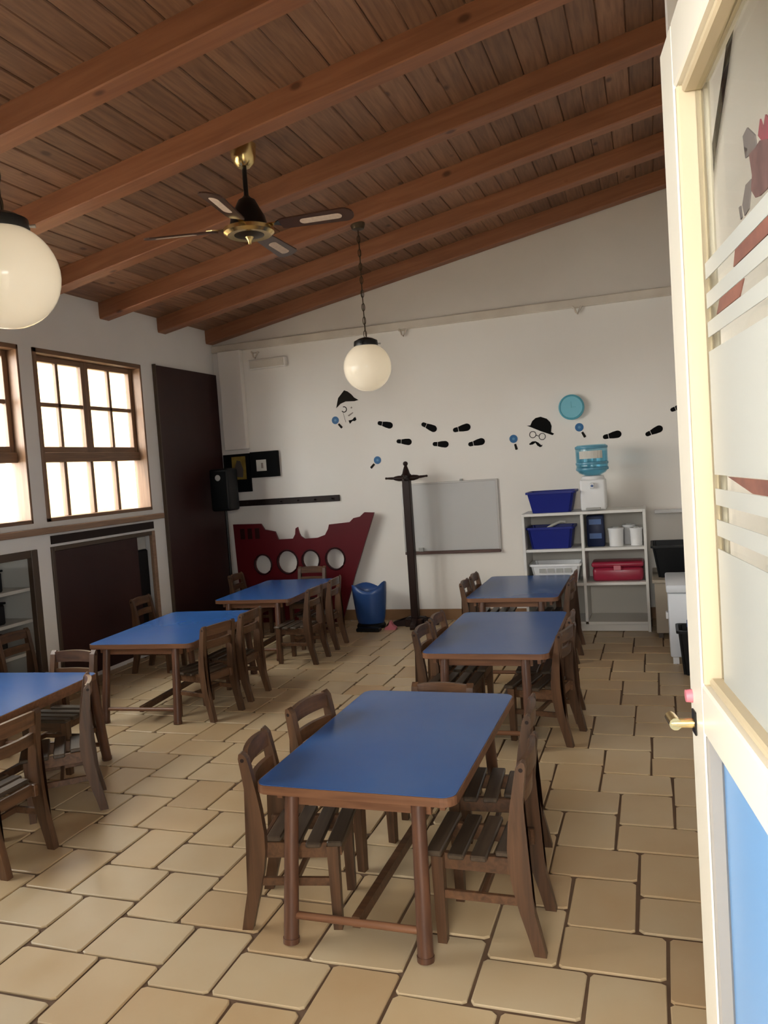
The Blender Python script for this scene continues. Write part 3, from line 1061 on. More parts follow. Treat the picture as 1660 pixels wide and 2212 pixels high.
# local: +y from hinge to free edge, -x is the face that looks into the room
door['label'] = 'open white glazed door at the right edge with blue lower panel'
def dbox(name, m, u0, u1, z0, z1, x0=0.0, x1=0.045, parent=None, bev=0.003):
    """u measured from the free edge towards the hinge"""
    o = new_obj(name, box_me(name, m, x0, x1, DW - u1, DW - u0, z0, z1, bev), parent or door)
    return o
st_free = dbox('stile', 'door_cream', 0.0, 0.088, 0.02, 2.048)
dbox('stile', 'door_cream', DW - 0.088, DW, 0.02, 2.048)
dbox('top_rail', 'door_cream', 0.088, DW - 0.088, 1.965, 2.048)
dbox('lock_rail', 'door_cream', 0.088, DW - 0.088, 1.112, 1.180)
dbox('bottom_rail', 'door_cream', 0.088, DW - 0.088, 0.02, 0.14)
dbox('blue_panel', 'door_blue', 0.088, DW - 0.088, 0.14, 1.112, 0.022, 0.034)
for (a, b_, z0, z1) in ((0.088, 0.100, 1.180, 1.965), (DW - 0.100, DW - 0.088, 1.180, 1.965)):
    dbox('glazing_bead', 'door_bead', a, b_, z0, z1, 0.0015, 0.034)
for (a, b_) in ((0.088, 0.098), (DW - 0.098, DW - 0.088)):
    dbox('panel_bead', 'door_shadow_bead', a, b_, 0.14, 1.112, 0.0015, 0.022)
dbox('glazing_bead', 'door_bead', 0.100, DW - 0.100, 1.953, 1.965, 0.008, 0.034)
dbox('glazing_bead', 'door_bead', 0.100, DW - 0.100, 1.180, 1.192, 0.008, 0.034)
pane = dbox('pane', 'door_glass', 0.100, DW - 0.100, 1.192, 1.953, 0.024, 0.029, bev=0)
# frosted film in strips, clear lines between
for (z0, z1) in ((1.192, 1.367), (1.384, 1.405), (1.424, 1.445), (1.463, 1.620), (1.638, 1.657), (1.674, 1.693), (1.711, 1.731)):
    dbox('frosted_strip', 'frosted', 0.118, DW - 0.118, z0, z1, 0.0225, 0.0238, pane, bev=0)
# flower print on the clear upper part (u, z)
def print_shape(name, m, pts, x=0.0222):
    new_obj(name, prism_me(name, m, [(DW - u, z) for u, z in pts], 'x', x, x + 0.0014), pane)
print_shape('printed_leaf', 'leaf_grey', [(0.337, 1.813), (0.320, 1.811), (0.323, 1.800), (0.336, 1.793), (0.326, 1.787), (0.345, 1.784), (0.366, 1.783), (0.362, 1.796)])
print_shape('printed_flower', 'flower_red', [(0.373, 1.791), (0.382, 1.803), (0.391, 1.790), (0.399, 1.800), (0.412, 1.790), (0.425, 1.803), (0.435, 1.785), (0.430, 1.765), (0.404, 1.776), (0.383, 1.783)])
print_shape('printed_flower', 'flower_dark', [(0.345, 1.784), (0.368, 1.782), (0.383, 1.783), (0.404, 1.776), (0.430, 1.765), (0.425, 1.735), (0.397, 1.733), (0.376, 1.734), (0.361, 1.737), (0.347, 1.749), (0.353, 1.762)], 0.0208)
print_shape('printed_stem', 'leaf_grey', [(0.349, 1.759), (0.328, 1.760), (0.313, 1.745), (0.319, 1.732), (0.336, 1.734), (0.343, 1.747)], 0.0208)
print_shape('printed_stem', 'leaf_grey', [(0.293, 1.748), (0.298, 1.734), (0.303, 1.735), (0.299, 1.748)])
print_shape('painted_reflection', 'reflection_brown', [(0.26, 1.694), (0.27, 1.710), (0.44, 1.710), (0.44, 1.694)])  # reddish reflections painted onto the clear stripes of the glass
print_shape('painted_reflection', 'reflection_brown', [(0.17, 1.658), (0.19, 1.673), (0.30, 1.673), (0.28, 1.658)])
print_shape('painted_reflection', 'reflection_brown', [(0.19, 1.462), (0.42, 1.462), (0.42, 1.446), (0.30, 1.446)])
# handle on the room face
hd = new_obj('handle', box_me('escutcheon', 'black_metal', -0.003, 0.0, DW - 0.040, DW - 0.018, 1.092, 1.126, 0.001), door)
bm = bmesh.new()
bm_cyl(bm, (-0.002, DW - 0.030, 1.108), (-0.034, DW - 0.030, 1.108), 0.007, 0.007, 10)
bm_cyl(bm, (-0.028, DW - 0.036, 1.108), (-0.030, DW + 0.0, 1.108), 0.009, 0.008, 10)
new_obj('lever', finish(bm, 'lever', 'brass', True), hd)
bm = bmesh.new()
bm_cyl(bm, (0.0, DW - 0.012, 1.142), (-0.009, DW - 0.012, 1.142), 0.010, 0.009, 12)
new_obj('key_tag', finish(bm, 'key_tag', 'pink', True), hd)
# cable hanging on the partition behind the glass
cb = new_obj('wall_cable', tube_me('wall_cable', 'black_plastic', [(0.235, 1.888, 2.62), (0.207, 1.886, 2.434), (0.180, 1.885, 2.28), (0.150, 1.885, 2.12), (0.130, 1.886, 1.99), (0.128, 1.888, 1.9)], 0.006, 6))
tag(cb, 'dark cable running down the wall seen through the upper door glass', 'cable')

# ------------------------------------------------------------------ coat stand
t = empty('coat_stand', (-2.205, 7.13, 0))
tag(t, 'dark wooden coat stand with crossed arms before the whiteboard', 'coat stand')
new_obj('post', box_me('post', 'stand_wood', -0.036, 0.036, -0.036, 0.036, 0.05, 1.41, 0.006), t)
new_obj('finial', lathe_me('finial', 'stand_wood', [(0.048, 1.41), (0.05, 1.425), (0.036, 1.44), (0.028, 1.47), (0.018, 1.50), (0.013, 1.512), (0.022, 1.522), (0.024, 1.535), (0.018, 1.548), (0.0, 1.556)], 16), t)
arm_prof = [(0.026, 0.0), (0.027, 0.05), (0.020, 0.085), (0.011, 0.105), (0.012, 0.115), (0.009, 0.16), (0.011, 0.178), (0.0, 0.185)]
arm_me = lathe_me('arm', 'stand_wood', arm_prof, 12)
for k in range(4):
    a = R(8 + 90 * k)
    d = Vector((math.cos(a), math.sin(a), 0.06))
    o = new_obj('arm', arm_me, t, (0.02 * math.cos(a), 0.02 * math.sin(a), 1.395))
    o.rotation_euler = d.to_track_quat('Z', 'Y').to_euler()
new_obj('base', box_me('base', 'stand_wood', -0.085, 0.085, -0.085, 0.085, 0.0, 0.075, 0.008), t)
foot_me = prism_me('foot', 'stand_wood', [(0.0, 0.0), (0.215, 0.0), (0.222, 0.02), (0.21, 0.045), (0.12, 0.06), (0.06, 0.085), (0.0, 0.09)], 'y', -0.026, 0.026)
for k in range(4):
    o = new_obj('foot', foot_me, t)
    o.rotation_euler = (0, 0, R(8 + 90 * k))

# ------------------------------------------------------------------ things on the back wall
t = empty('whiteboard', (-1.87, YB, 0.655))
tag(t, 'grey-white whiteboard with thin frame and brown tray behind the coat stand', 'whiteboard')
x0, x1, z0, z1 = -2.345, -1.395, 0.665, 1.335
box('panel', 'board_white', x0 + 0.012, x1 - 0.012, YB - 0.014, YB - 0.003, z0 + 0.012, z1 - 0.012, t)
box('frame', 'alu', x0, x1, YB - 0.02, YB - 0.002, z1 - 0.016, z1, t, bev=0.002)
box('frame', 'alu', x0, x0 + 0.016, YB - 0.02, YB - 0.002, z0, z1 - 0.016, t, bev=0.002)
box('frame', 'alu', x1 - 0.022, x1, YB - 0.02, YB - 0.002, z0, z1 - 0.016, t, bev=0.002)
box('tray', 'tray_brown', x0 + 0.01, x1 - 0.005, YB - 0.05, YB - 0.002, z0 - 0.018, z0 + 0.008, t, bev=0.003)
box('clip', 'grey_plastic', -1.755, -1.73, YB - 0.024, YB - 0.002, z1 - 0.004, z1 + 0.018, t, bev=0.003)
e_ = box('eraser', 'grey_plastic', -2.20, -2.15, YB - 0.046, YB - 0.016, z0 + 0.0085, z0 + 0.045, bev=0.004)
tag(e_, 'small grey eraser standing on the whiteboard tray', 'eraser')

t = empty('hook_rail', (-3.567, YB, 1.2))
tag(t, 'long dark brown hook rail on the back wall above the red ship', 'rail')
box('board', 'dark_brown', -4.135, -2.997, YB - 0.022, YB - 0.001, 1.208, 1.270, t, bev=0.003)
for k in range(6):
    box('peg', 'dark_brown', -4.03 + 0.19 * k, -4.015 + 0.19 * k, YB - 0.05, YB - 0.022, 1.230, 1.245, t, bev=0.003)

lt = empty('emergency_light', (-3.67, YB, 2.6))
tag(lt, 'slim white emergency light high on the back wall near the corner', 'emergency light')
box('housing', 'plaster', -3.885, -3.465, YB - 0.05, YB - 0.001, 2.60, 2.70, lt, bev=0.008)
box('diffuser', 'trim_cream', -3.865, -3.485, YB - 0.054, YB - 0.0495, 2.613, 2.687, lt, bev=0.003)
for k, (dx, dz) in enumerate(((-2.227, 2.80), (-0.596, 2.805), (-3.82, 2.765))):
    o = new_obj('pipe_bracket', None) if False else empty('wall_bracket', (dx, YB - 0.02, dz))
    tag(o, ('small dirty bracket under the ledge left of the hanging globe lamp', 'small dirty bracket under the ledge above the water bottle', 'small dirty bracket under the ledge at the corner pilaster')[k], 'bracket', 'brackets under the back wall ledge')
    new_obj('hook', tube_me('hook', 'trim_cream', [(-0.03, -0.005, 0.02), (-0.01, -0.018, 0.0), (0.0, -0.022, -0.035), (0.012, -0.012, -0.05), (0.03, -0.012, -0.02), (0.05, -0.008, 0.016)], 0.009, 8), o)
    new_obj('plate', box_me('plate', 'trim_cream', -0.035, 0.05, -0.008, 0.018, 0.004, 0.014, 0.002), o)

# black picture boards in the corner
t = empty('black_display_board', (-4.10, YB, 1.36))
tag(t, 'black display board with a yellow picture beside the loudspeaker', 'display board')
box('backing', 'black_matte', -4.270, -3.966, YB - 0.035, YB - 0.002, 1.358, 1.755, t, bev=0.003)
pc = box('yellow_picture', 'yellow_print', -4.168, -4.008, YB - 0.0385, YB - 0.0352, 1.490, 1.728, t)
new_obj('picture_motif', prism_me('picture_motif', 'leaf_grey', [(-0.045, 0.03), (0.04, 0.02), (0.05, 0.10), (0.02, 0.19), (-0.02, 0.20), (-0.05, 0.12)], 'y', -0.0028, -0.0018), pc)
t = empty('black_picture_frame', (-3.79, YB, 1.49))
tag(t, 'black picture frame with a small white print on the back wall', 'picture')
box('frame', 'black_matte', -3.948, -3.635, YB - 0.05, YB - 0.001, 1.497, 1.762, t, bev=0.004)
box('print', 'paper', -3.876, -3.764, YB - 0.0535, YB - 0.0502, 1.562, 1.678, t)
box('print_motif', 'sticker_grey', -3.822, -3.798, YB - 0.0545, YB - 0.0536, 1.59, 1.645, t)

# loudspeaker on a pole stand
sp = empty('speaker_stand', (-4.06, 6.98, 0))
tag(sp, 'thin black pole stand carrying the loudspeaker in the left corner', 'stand')
bm = bmesh.new(); bm_cyl(bm, (0, 0, 0.02), (0, 0, 1.188), 0.013, 0.013, 10)
new_obj('pole', finish(bm, 'pole', 'black_metal', True), sp)
new_obj('base', lathe_me('base', 'black_metal', [(0.15, 0.0), (0.15, 0.012), (0.03, 0.024), (0.016, 0.05)], 20), sp)
ls = empty('loudspeaker', (-4.06, 6.98, 1.19))
tag(ls, 'black loudspeaker in the left corner before the tall dark door', 'loudspeaker')
new_obj('cabinet', box_me('cabinet', 'black_plastic', -0.105, 0.105, -0.10, 0.11, 0.0, 0.42, 0.025, 3), ls)
new_obj('grille', box_me('grille', 'black_matte', -0.085, 0.085, -0.106, -0.098, 0.03, 0.39, 0.003), ls)
new_obj('tweeter', lathe_me('tweeter', 'grey_plastic', [(0.0, 0.0), (0.028, 0.0), (0.03, 0.004)], 16), ls, (0, -0.106, 0.33), (R(90), 0, 0))

# red ship play panel
ship = empty('ship_panel', (-3.39, 7.3, 0))
tag(ship, 'dark red wooden ship panel with four round portholes against the back wall', 'play panel')
outl = [(-4.17, 1.029), (-3.849, 1.022), (-3.81, 0.961), (-3.694, 0.936), (-3.665, 0.853), (-3.498, 0.856), (-3.470, 0.90), (-3.461, 0.959), (-3.438, 0.972),
        (-3.425, 0.91), (-3.41, 0.879), (-3.37, 0.850), (-3.228, 0.855), (-3.142, 0.882), (-3.105, 0.94), (-3.092, 0.983), (-2.871, 0.997), (-2.827, 1.035), (-2.758, 1.047), (-2.708, 1.087), (-2.608, 1.080),
        (-2.857, 0.46), (-3.02, 0.0), (-4.12, 0.0), (-4.153, 0.448)]
hol = [(-3.855, 0.602, 0.092), (-3.575, 0.621, 0.108), (-3.316, 0.634, 0.09), (-3.049, 0.639, 0.097)]
bm = bmesh.new()
loops = [[(x + 3.39, z) for x, z in outl]] + [[(x + 3.39 + r_ * math.cos(2 * math.pi * k / 20), z + r_ * 1.05 * math.sin(2 * math.pi * k / 20)) for k in range(20)] for x, z, r_ in hol]
edges = []
rim_edges = []
for lp in loops:
    vs = [bm.verts.new((x, 0.012, z)) for x, z in lp]
    for k in range(len(vs)):
        edges.append(bm.edges.new((vs[k], vs[(k + 1) % len(vs)])))
bmesh.ops.triangle_fill(bm, use_beauty=True, edges=edges)
for f in list(bm.faces):
    c = f.calc_center_median()
    if any((c.x - (x + 3.39)) ** 2 + (c.z - z) ** 2 < (r_ * 0.9) ** 2 for x, z, r_ in hol):
        bm.faces.remove(f)
r_ = bmesh.ops.extrude_face_region(bm, geom=list(bm.faces))
bmesh.ops.translate(bm, verts=[v for v in r_['geom'] if isinstance(v, bmesh.types.BMVert)], vec=(0, -0.024, 0))
new_obj('hull', finish(bm, 'hull', 'ship_red'), ship)
for x, z, q in hol:
    pts = [(x + 3.39 + (q + 0.006) * math.cos(2 * math.pi * k / 24), -0.013, z + (q + 0.006) * 1.05 * math.sin(2 * math.pi * k / 24)) for k in range(24)]
    new_obj('porthole_rim', tube_me('porthole_rim', 'ship_dark', pts, 0.009, 6, closed=True), ship)
for k in range(3):
    new_obj('stern_window', box_me('stern_window', 'ship_dark', -0.70 + 0.085 * k, -0.65 + 0.085 * k, -0.016, -0.0122, 0.87, 0.98, 0.0), ship)

# blue laundry bag next to the ship
bgm = bmesh.new()
n = 28
prof = [(0.02, 0.105), (0.10, 0.125), (0.22, 0.138), (0.33, 0.148), (0.40, 0.152)]
rings = []
for (z, rr) in prof:
    ring = []
    for k in range(n):
        a = 2 * math.pi * k / n
        zz = z
        if z > 0.39:
            zz = z + 0.022 * math.cos(2 * a + 0.3) + 0.024 * math.cos(3 * a + 0.6)
        ring.append(bgm.verts.new((rr * 1.12 * math.cos(a), rr * 0.9 * math.sin(a), zz)))
    rings.append(ring)
for a_, b_ in zip(rings, rings[1:]):
    for k in range(n):
        j = (k + 1) % n
        bgm.faces.new((a_[k], a_[j], b_[j], b_[k]))
bgm.faces.new(rings[0])
bag = empty('storage_bag', (-2.625, 7.05, 0))
tag(bag, 'blue bag with pointed open rim on the floor between ship and coat stand', 'bag')
me = finish(bgm, 'body', 'bag_blue', True)
o = new_obj('body', me, bag)
sd = o.modifiers.new('thick', 'SOLIDIFY'); sd.thickness = 0.006
new_obj('base', lathe_me('base', 'black_plastic', [(0.135, 0.0), (0.14, 0.02), (0.128, 0.045), (0.12, 0.05)], 24), bag)
bs = box('black_shoe_tray', 'black_plastic', -2.70, -2.47, 6.82, 6.90, 0.0, 0.035, bev=0.008)
tag(bs, 'flat black tray on the floor before the blue bag', 'tray')
rd = empty('red_toy', (-2.395, 6.95, 0))
tag(rd, 'small red toy lying on the floor at the foot of the coat stand', 'toy')
new_obj('body', prism_me('body', 'pink', [(-0.06, 0.0), (0.05, 0.0), (0.055, 0.02), (0.02, 0.045), (0.0, 0.085), (-0.02, 0.04), (-0.055, 0.02)], 'y', -0.025, 0.025), rd)

# round clock-like plate
ck = empty('wall_clock', (-0.681, YB, 1.934))
tag(ck, 'round light blue wall clock above the water bottle', 'clock')
new_obj('rim', lathe_me('rim', 'clock_teal', [(0.110, 0.0), (0.113, 0.01), (0.113, 0.05), (0.100, 0.058), (0.096, 0.052)], 36, close_top=False), ck, (0, -0.001, 0), (R(90), 0, 0))
new_obj('face', lathe_me('face', 'clock_face', [(0.0, 0.046), (0.097, 0.046), (0.097, 0.052), (0.0, 0.052)], 36), ck, (0, -0.001, 0), (R(90), 0, 0))
new_obj('hand', box_me('hand', 'clock_teal', -0.003, 0.003, -0.055, -0.0535, -0.005, 0.05), ck)
new_obj('hand', box_me('hand', 'clock_teal', -0.003, 0.04, -0.055, -0.0535, -0.003, 0.003), ck)

# stickers on the back wall -------------------------------------------------
YS = YB - 0.0015
def sticker(name, parent, m, pts, th=0.0012, lift=0.0):
    return new_obj(name, prism_me(name, m, pts, 'y', -lift, -lift - th), parent)
sole = []
for k in range(11):
    a = R(-90 + 18 * k)
    sole.append((0.045 + 0.035 * math.cos(a), 0.032 * math.sin(a)))
sole += [(0.01, 0.029), (-0.028, 0.021), (-0.028, -0.021), (0.01, -0.029)]
heel = [(-0.033, 0.0205), (-0.033, -0.0205)]
for k in range(9):
    a = R(-90 - 22.5 * k)
    heel.append((-0.058 + 0.021 * math.cos(a), 0.020 * math.sin(a)))
sole_me = prism_me('sole', 'sticker_black', sole, 'y', 0, -0.0012)
heel_me = prism_me('heel', 'sticker_black', heel, 'y', 0, -0.0012)
FT = [((-2.544, 1.952), (-2.391, 1.907), 'first black footprint sticker, just right of the deerstalker hat face'),
      ((-2.363, 1.757), (-2.209, 1.737), 'second black footprint sticker, low, above and left of the coat stand'),
      ((-2.099, 1.906), (-1.953, 1.833), 'black footprint sticker of the upper row, right above the coat stand tip'),
      ((-1.794, 1.815), (-1.622, 1.841), 'black footprint sticker of the upper row, above the whiteboard middle'),
      ((-2.002, 1.703), (-1.844, 1.688), 'black footprint sticker of the lower row, above the whiteboard left part'),
      ((-1.655, 1.669), (-1.494, 1.696), 'black footprint sticker of the lower row, left of the bowler hat face'),
      ((-0.425, 1.643), (-0.264, 1.667), 'black footprint sticker just right of the water bottle'),
      ((-0.062, 1.635), (0.083, 1.692), 'black footprint sticker between the water bottle and the door'),
      ((0.154, 1.832), (0.290, 1.875), 'black footprint sticker half hidden by the open door')]
for a, b_, lab in FT:
    a, b_ = Vector(a), Vector(b_)
    d = b_ - a
    c = (a + b_) / 2
    t = empty('footprint_sticker', (c.x, YS, c.y))
    t.rotation_euler = (0, -math.atan2(d.y, d.x), 0)
    s = d.length / 0.159
    t.scale = (s, 1, s)
    tag(t, lab, 'sticker', 'black footprint stickers')
    new_obj('sole', sole_me, t)
    new_obj('heel', heel_me, t)
MG = [((-2.987, 2.013), (-2.915, 1.925), 'blue magnifying glass sticker beside the deerstalker hat face'),
      ((-2.572, 1.587), (-2.638, 1.522), 'blue magnifying glass sticker alone, left above the coat stand'),
      ((-1.224, 1.692), (-1.200, 1.59), 'blue magnifying glass sticker left of the bowler hat face'),
      ((-0.625, 1.750), (-0.580, 1.662), 'blue magnifying glass sticker between clock and water bottle')]
ring_me = lathe_me('lens', 'sticker_blue', [(0.0, 0.0), (0.038, 0.0), (0.038, 0.0012), (0.0, 0.0012)], 24)
dot_me = lathe_me('lens_glint', 'sticker_sky', [(0.0, 0.0), (0.013, 0.0), (0.013, 0.001), (0.0, 0.001)], 16)
hnd_me = prism_me('handle', 'sticker_dark', [(0.050, -0.010), (0.102, -0.012), (0.106, 0.0), (0.102, 0.012), (0.050, 0.010)], 'y', 0, -0.0012)
for a, b_, lab in MG:
    a, b_ = Vector(a), Vector(b_)
    d = b_ - a
    t = empty('magnifier_sticker', (a.x, YS, a.y))
    t.rotation_euler = (0, -math.atan2(d.y, d.x), 0)
    tag(t, lab, 'sticker', 'blue magnifying glass stickers')
    new_obj('lens', ring_me, t, (0, 0, 0), (R(90), 0, 0))
    new_obj('lens_glint', dot_me, t, (0, -0.0012, 0), (R(90), 0, 0))
    new_obj('handle', hnd_me, t)
t = empty('hat_face_sticker', (-2.85, YS, 2.10))
tag(t, 'sticker of a deerstalker hat with monocle and bow tie under the globe lamp', 'sticker')
off = lambda pts, cx, cz: [(x - cx, z - cz) for x, z in pts]
sticker('hat', t, 'sticker_dark', off([(-2.871, 2.3), (-2.835, 2.285), (-2.797, 2.253), (-2.769, 2.218), (-2.726, 2.191), (-2.772, 2.183), (-2.862, 2.189), (-2.919, 2.171), (-2.968, 2.131), (-2.951, 2.193), (-2.94, 2.23)], -2.85, 2.10))
def ring_sticker(name, parent, m, cx, cz, r_, w_, arc=(0, 360)):
    bm = bmesh.new()
    pts = []
    n = 18
    for k in range(n + 1):
        a = R(arc[0] + (arc[1] - arc[0]) * k / n)
        pts.append(((r_ + w_) * math.cos(a), (r_ + w_) * math.sin(a)))
    for k in range(n, -1, -1):
        a = R(arc[0] + (arc[1] - arc[0]) * k / n)
        pts.append((r_ * math.cos(a), r_ * math.sin(a)))
    nn = n + 1
    v0 = [bm.verts.new((cx + x, 0, cz + z)) for x, z in pts]
    v1 = [bm.verts.new((cx + x, -0.0012, cz + z)) for x, z in pts]
    for k in range(n):
        q = 2 * nn - 1 - k
        bm.faces.new((v1[k], v1[k + 1], v1[q - 1], v1[q]))
        bm.faces.new((v0[k], v0[k + 1], v0[q - 1], v0[q]))
        bm.faces.new((v0[k], v0[k + 1], v1[k + 1], v1[k]))
        bm.faces.new((v0[q], v0[q - 1], v1[q - 1], v1[q]))
    return new_obj(name, finish(bm, name, m), parent)
ring_sticker('monocle', t, 'sticker_dark', -0.036, 0.012, 0.022, 0.009, (-150, 110))
sticker('monocle_cord', t, 'sticker_grey', [(-0.050, -0.02), (-0.046, -0.02), (-0.024, -0.115), (-0.029, -0.116)])
sticker('eye', t, 'sticker_grey', [(0.033, 0.022), (0.043, 0.014), (0.053, 0.022), (0.046, 0.034)])
sticker('moustache', t, 'sticker_grey', [(-0.002, -0.052), (0.012, -0.060), (0.05, -0.036), (0.062, -0.026), (0.052, -0.024), (0.02, -0.04)])
sticker('bow_tie', t, 'sticker_black', [(0.003, -0.10), (0.016, -0.135), (0.032, -0.12), (0.046, -0.108), (0.072, -0.112), (0.088, -0.098), (0.078, -0.072), (0.064, -0.076), (0.05, -0.092), (0.036, -0.098)])
t = empty('bowler_face_sticker', (-0.98, YS, 1.72))
tag(t, 'sticker of a black bowler hat with glasses and moustache above the shelf', 'sticker')
sticker('hat', t, 'sticker_black', off([(-1.095, 1.803), (-1.062, 1.803), (-1.042, 1.842), (-1.01, 1.867), (-0.964, 1.874), (-0.909, 1.851), (-0.881, 1.818), (-0.87, 1.782), (-0.878, 1.727), (-0.850, 1.71), (-0.866, 1.698), (-0.976, 1.745), (-1.055, 1.785)], -0.98, 1.72))
ring_sticker('glasses_ring', t, 'sticker_dark', -0.065, -0.003, 0.026, 0.006)
ring_sticker('glasses_ring', t, 'sticker_dark', 0.02, -0.027, 0.026, 0.006)
sticker('glasses_bridge', t, 'sticker_dark', [(-0.036, -0.008), (-0.012, -0.016), (-0.012, -0.022), (-0.036, -0.014)], lift=0.0013)
sticker('moustache', t, 'sticker_black', off([(-1.085, 1.633), (-1.075, 1.624), (-1.049, 1.627), (-1.025, 1.641), (-1.009, 1.614), (-0.985, 1.597), (-0.965, 1.605), (-0.963, 1.622), (-0.972, 1.612), (-0.997, 1.639), (-1.022, 1.655), (-1.053, 1.655)], -0.98, 1.72))

# ------------------------------------------------------------------ white cube shelf with its contents
SX0, SX1, SY0, SY1 = -1.108, -0.088, 6.85, 7.25
t = empty('cube_shelf', ((SX0 + SX1) / 2, (SY0 + SY1) / 2, 0))
tag(t, 'white open shelf unit of two columns below the bowler hat sticker', 'shelf unit')
th = 0.024
ZS = [0.062, 0.395, 0.69, 1.0]
xm = -0.602
box('side_panel', 'shelf_white', SX0, SX0 + th, SY0, SY1, 0.0, 1.024, t, bev=0.002)
box('side_panel', 'shelf_white', SX1 - th, SX1, SY0, SY1, 0.0, 1.024, t, bev=0.002)
box('divider', 'shelf_white', xm - th / 2, xm + th / 2, SY0 + 0.004, SY1 - 0.01, ZS[0] + th, 1.0, t, bev=0.002)
box('top_panel', 'shelf_white', SX0 + th, SX1 - th, SY0, SY1, 1.0, 1.024, t, bev=0.002)
for z in ZS[:3]:
    for (a, b_) in ((SX0 + th, xm - th / 2), (xm + th / 2, SX1 - th)):
        box('shelf_board', 'shelf_white', a, b_, SY0 + 0.004, SY1 - 0.01, z, z + th, t, bev=0.002)
box('back_panel', 'shelf_back', SX0 + th, SX1 - th, SY1 - 0.01, SY1 - 0.002, ZS[0], 1.0, t)
box('plinth', 'shelf_white', SX0 + th, SX1 - th, SY0 + 0.02, SY0 + 0.035, 0.005, ZS[0], t)

def tub(name, m, cx, cy, z, wb, wt, db, dt, h, label, cat, rim=True, slots=False, group=None):
    o = empty(name, (cx, cy, z))
    tag(o, label, cat, group)
    bm = bmesh.new()
    A = [(-wb / 2, -db / 2), (wb / 2, -db / 2), (wb / 2, db / 2), (-wb / 2, db / 2)]
    Bq = [(-wt / 2, -dt / 2), (wt / 2, -dt / 2), (wt / 2, dt / 2), (-wt / 2, dt / 2)]
    k = 0.008
    Cq = [(x - math.copysign(k, x), y - math.copysign(k, y)) for x, y in Bq]
    Dq = [(x - math.copysign(k, x), y - math.copysign(k, y)) for x, y in A]
    r1 = [bm.verts.new((*p, 0)) for p in A]
    r2 = [bm.verts.new((*p, h)) for p in Bq]
    r3 = [bm.verts.new((*p, h)) for p in Cq]
    r4 = [bm.verts.new((*p, 0.008)) for p in Dq]
    for a, b_ in ((r1, r2), (r2, r3), (r3, r4)):
        for q in range(4):
            bm.faces.new((a[q], a[(q + 1) % 4], b_[(q + 1) % 4], b_[q]))
    bm.faces.new(r1); bm.faces.new(r4)
    ver = [e for e in bm.edges if abs(e.verts[0].co.z - e.verts[1].co.z) > 0.5 * h]
    bmesh.ops.bevel(bm, geom=ver, offset=0.02, segments=3, affect='EDGES')
    new_obj('body', finish(bm, 'body', m, True), o)
    if rim:
        bm = bmesh.new()
        ring_prism(bm, rounded_rect(wt / 2 + 0.012, dt / 2 + 0.012, 0.026, 4), rounded_rect(wt / 2 - 0.006, dt / 2 - 0.006, 0.018, 4), h - 0.016, h + 0.002)
        new_obj('rim', finish(bm, 'rim', m), o)
    if slots:
        for q in range(4):
            x = (-1.5 + q) * wb / 5
            new_obj('slot', box_me('slot', 'grey_plastic', x - wb / 13, x + wb / 13, -dt / 2 - 0.0005, -dt / 2 + 0.004, h * 0.55, h * 0.78), o)
    return o

tub('storage_bin', 'bin_blue', -0.855, 7.03, 1.0245, 0.325, 0.40, 0.25, 0.31, 0.18, 'dark blue plastic bin on top of the white shelf', 'bin')
tub('storage_bin', 'bin_blue', -0.875, 7.03, 0.7145, 0.33, 0.385, 0.26, 0.30, 0.185, 'dark blue plastic bin full of things in the upper left shelf cube', 'bin')
pp = new_obj('paper_bundle', tube_me('paper_bundle', 'paper', [(-0.93, 6.96, 0.87), (-0.87, 7.0, 0.905), (-0.80, 7.03, 0.935), (-0.76, 7.05, 0.93)], 0.012, 8))
tag(pp, 'rolled white paper sticking out of the blue bin in the shelf', 'paper')
tub('storage_basket', 'white_plastic', -0.849, 7.03, 0.4195, 0.36, 0.42, 0.24, 0.29, 0.16, 'white slotted plastic basket in the middle left shelf cube', 'basket', slots=True)
nv = empty('navy_canister', (-0.50, 7.0, 0.7145))
tag(nv, 'navy blue canister in the upper right shelf cube, left of the white tubs', 'canister')
new_obj('body', box_me('body', 'navy', -0.072, 0.072, -0.07, 0.07, 0.0, 0.265, 0.012, 2), nv)
for z in (0.07, 0.19):
    new_obj('label_band', box_me('label_band', 'navy_light', -0.05, 0.05, -0.0715, -0.0695, z, z + 0.045), nv)
for k, (x, y, rr, h) in enumerate(((-0.335, 6.97, 0.062, 0.155), (-0.232, 7.11, 0.052, 0.165), (-0.172, 6.97, 0.050, 0.150))):
    o = empty('white_tub', (x, y, 0.7145))
    tag(o, ('white lidded tub next to the navy canister in the shelf', 'white tub standing behind in the upper right shelf cube', 'white lidded tub at the right end of the upper right shelf cube')[k], 'tub', 'white tubs in the shelf')
    new_obj('body', lathe_me('body', 'white_plastic', [(rr * 0.92, 0.0), (rr, h * 0.88)], 24), o)
    new_obj('lid', lathe_me('lid', 'white_plastic', [(rr + 0.004, h * 0.88), (rr + 0.005, h - 0.003), (rr - 0.004, h), (0.0, h)], 24), o)
    new_obj('lid_grip', box_me('lid_grip', 'grey_plastic', -0.02, 0.02, -rr * 0.3, rr * 0.1, h, h + 0.006), o)
rb = empty('red_box', (-0.335, 7.02, 0.4195))
tag(rb, 'shiny dark red plastic box in the middle right shelf cube', 'box')
new_obj('body', box_me('body', 'red_plastic', -0.205, 0.205, -0.12, 0.12, 0.0, 0.12, 0.03, 3), rb)
new_obj('lid', box_me('lid', 'red_plastic', -0.212, 0.212, -0.127, 0.127, 0.12, 0.165, 0.018, 3), rb)
new_obj('latch', box_me('latch', 'pink', -0.03, 0.03, -0.134, -0.124, 0.095, 0.135, 0.004), rb)

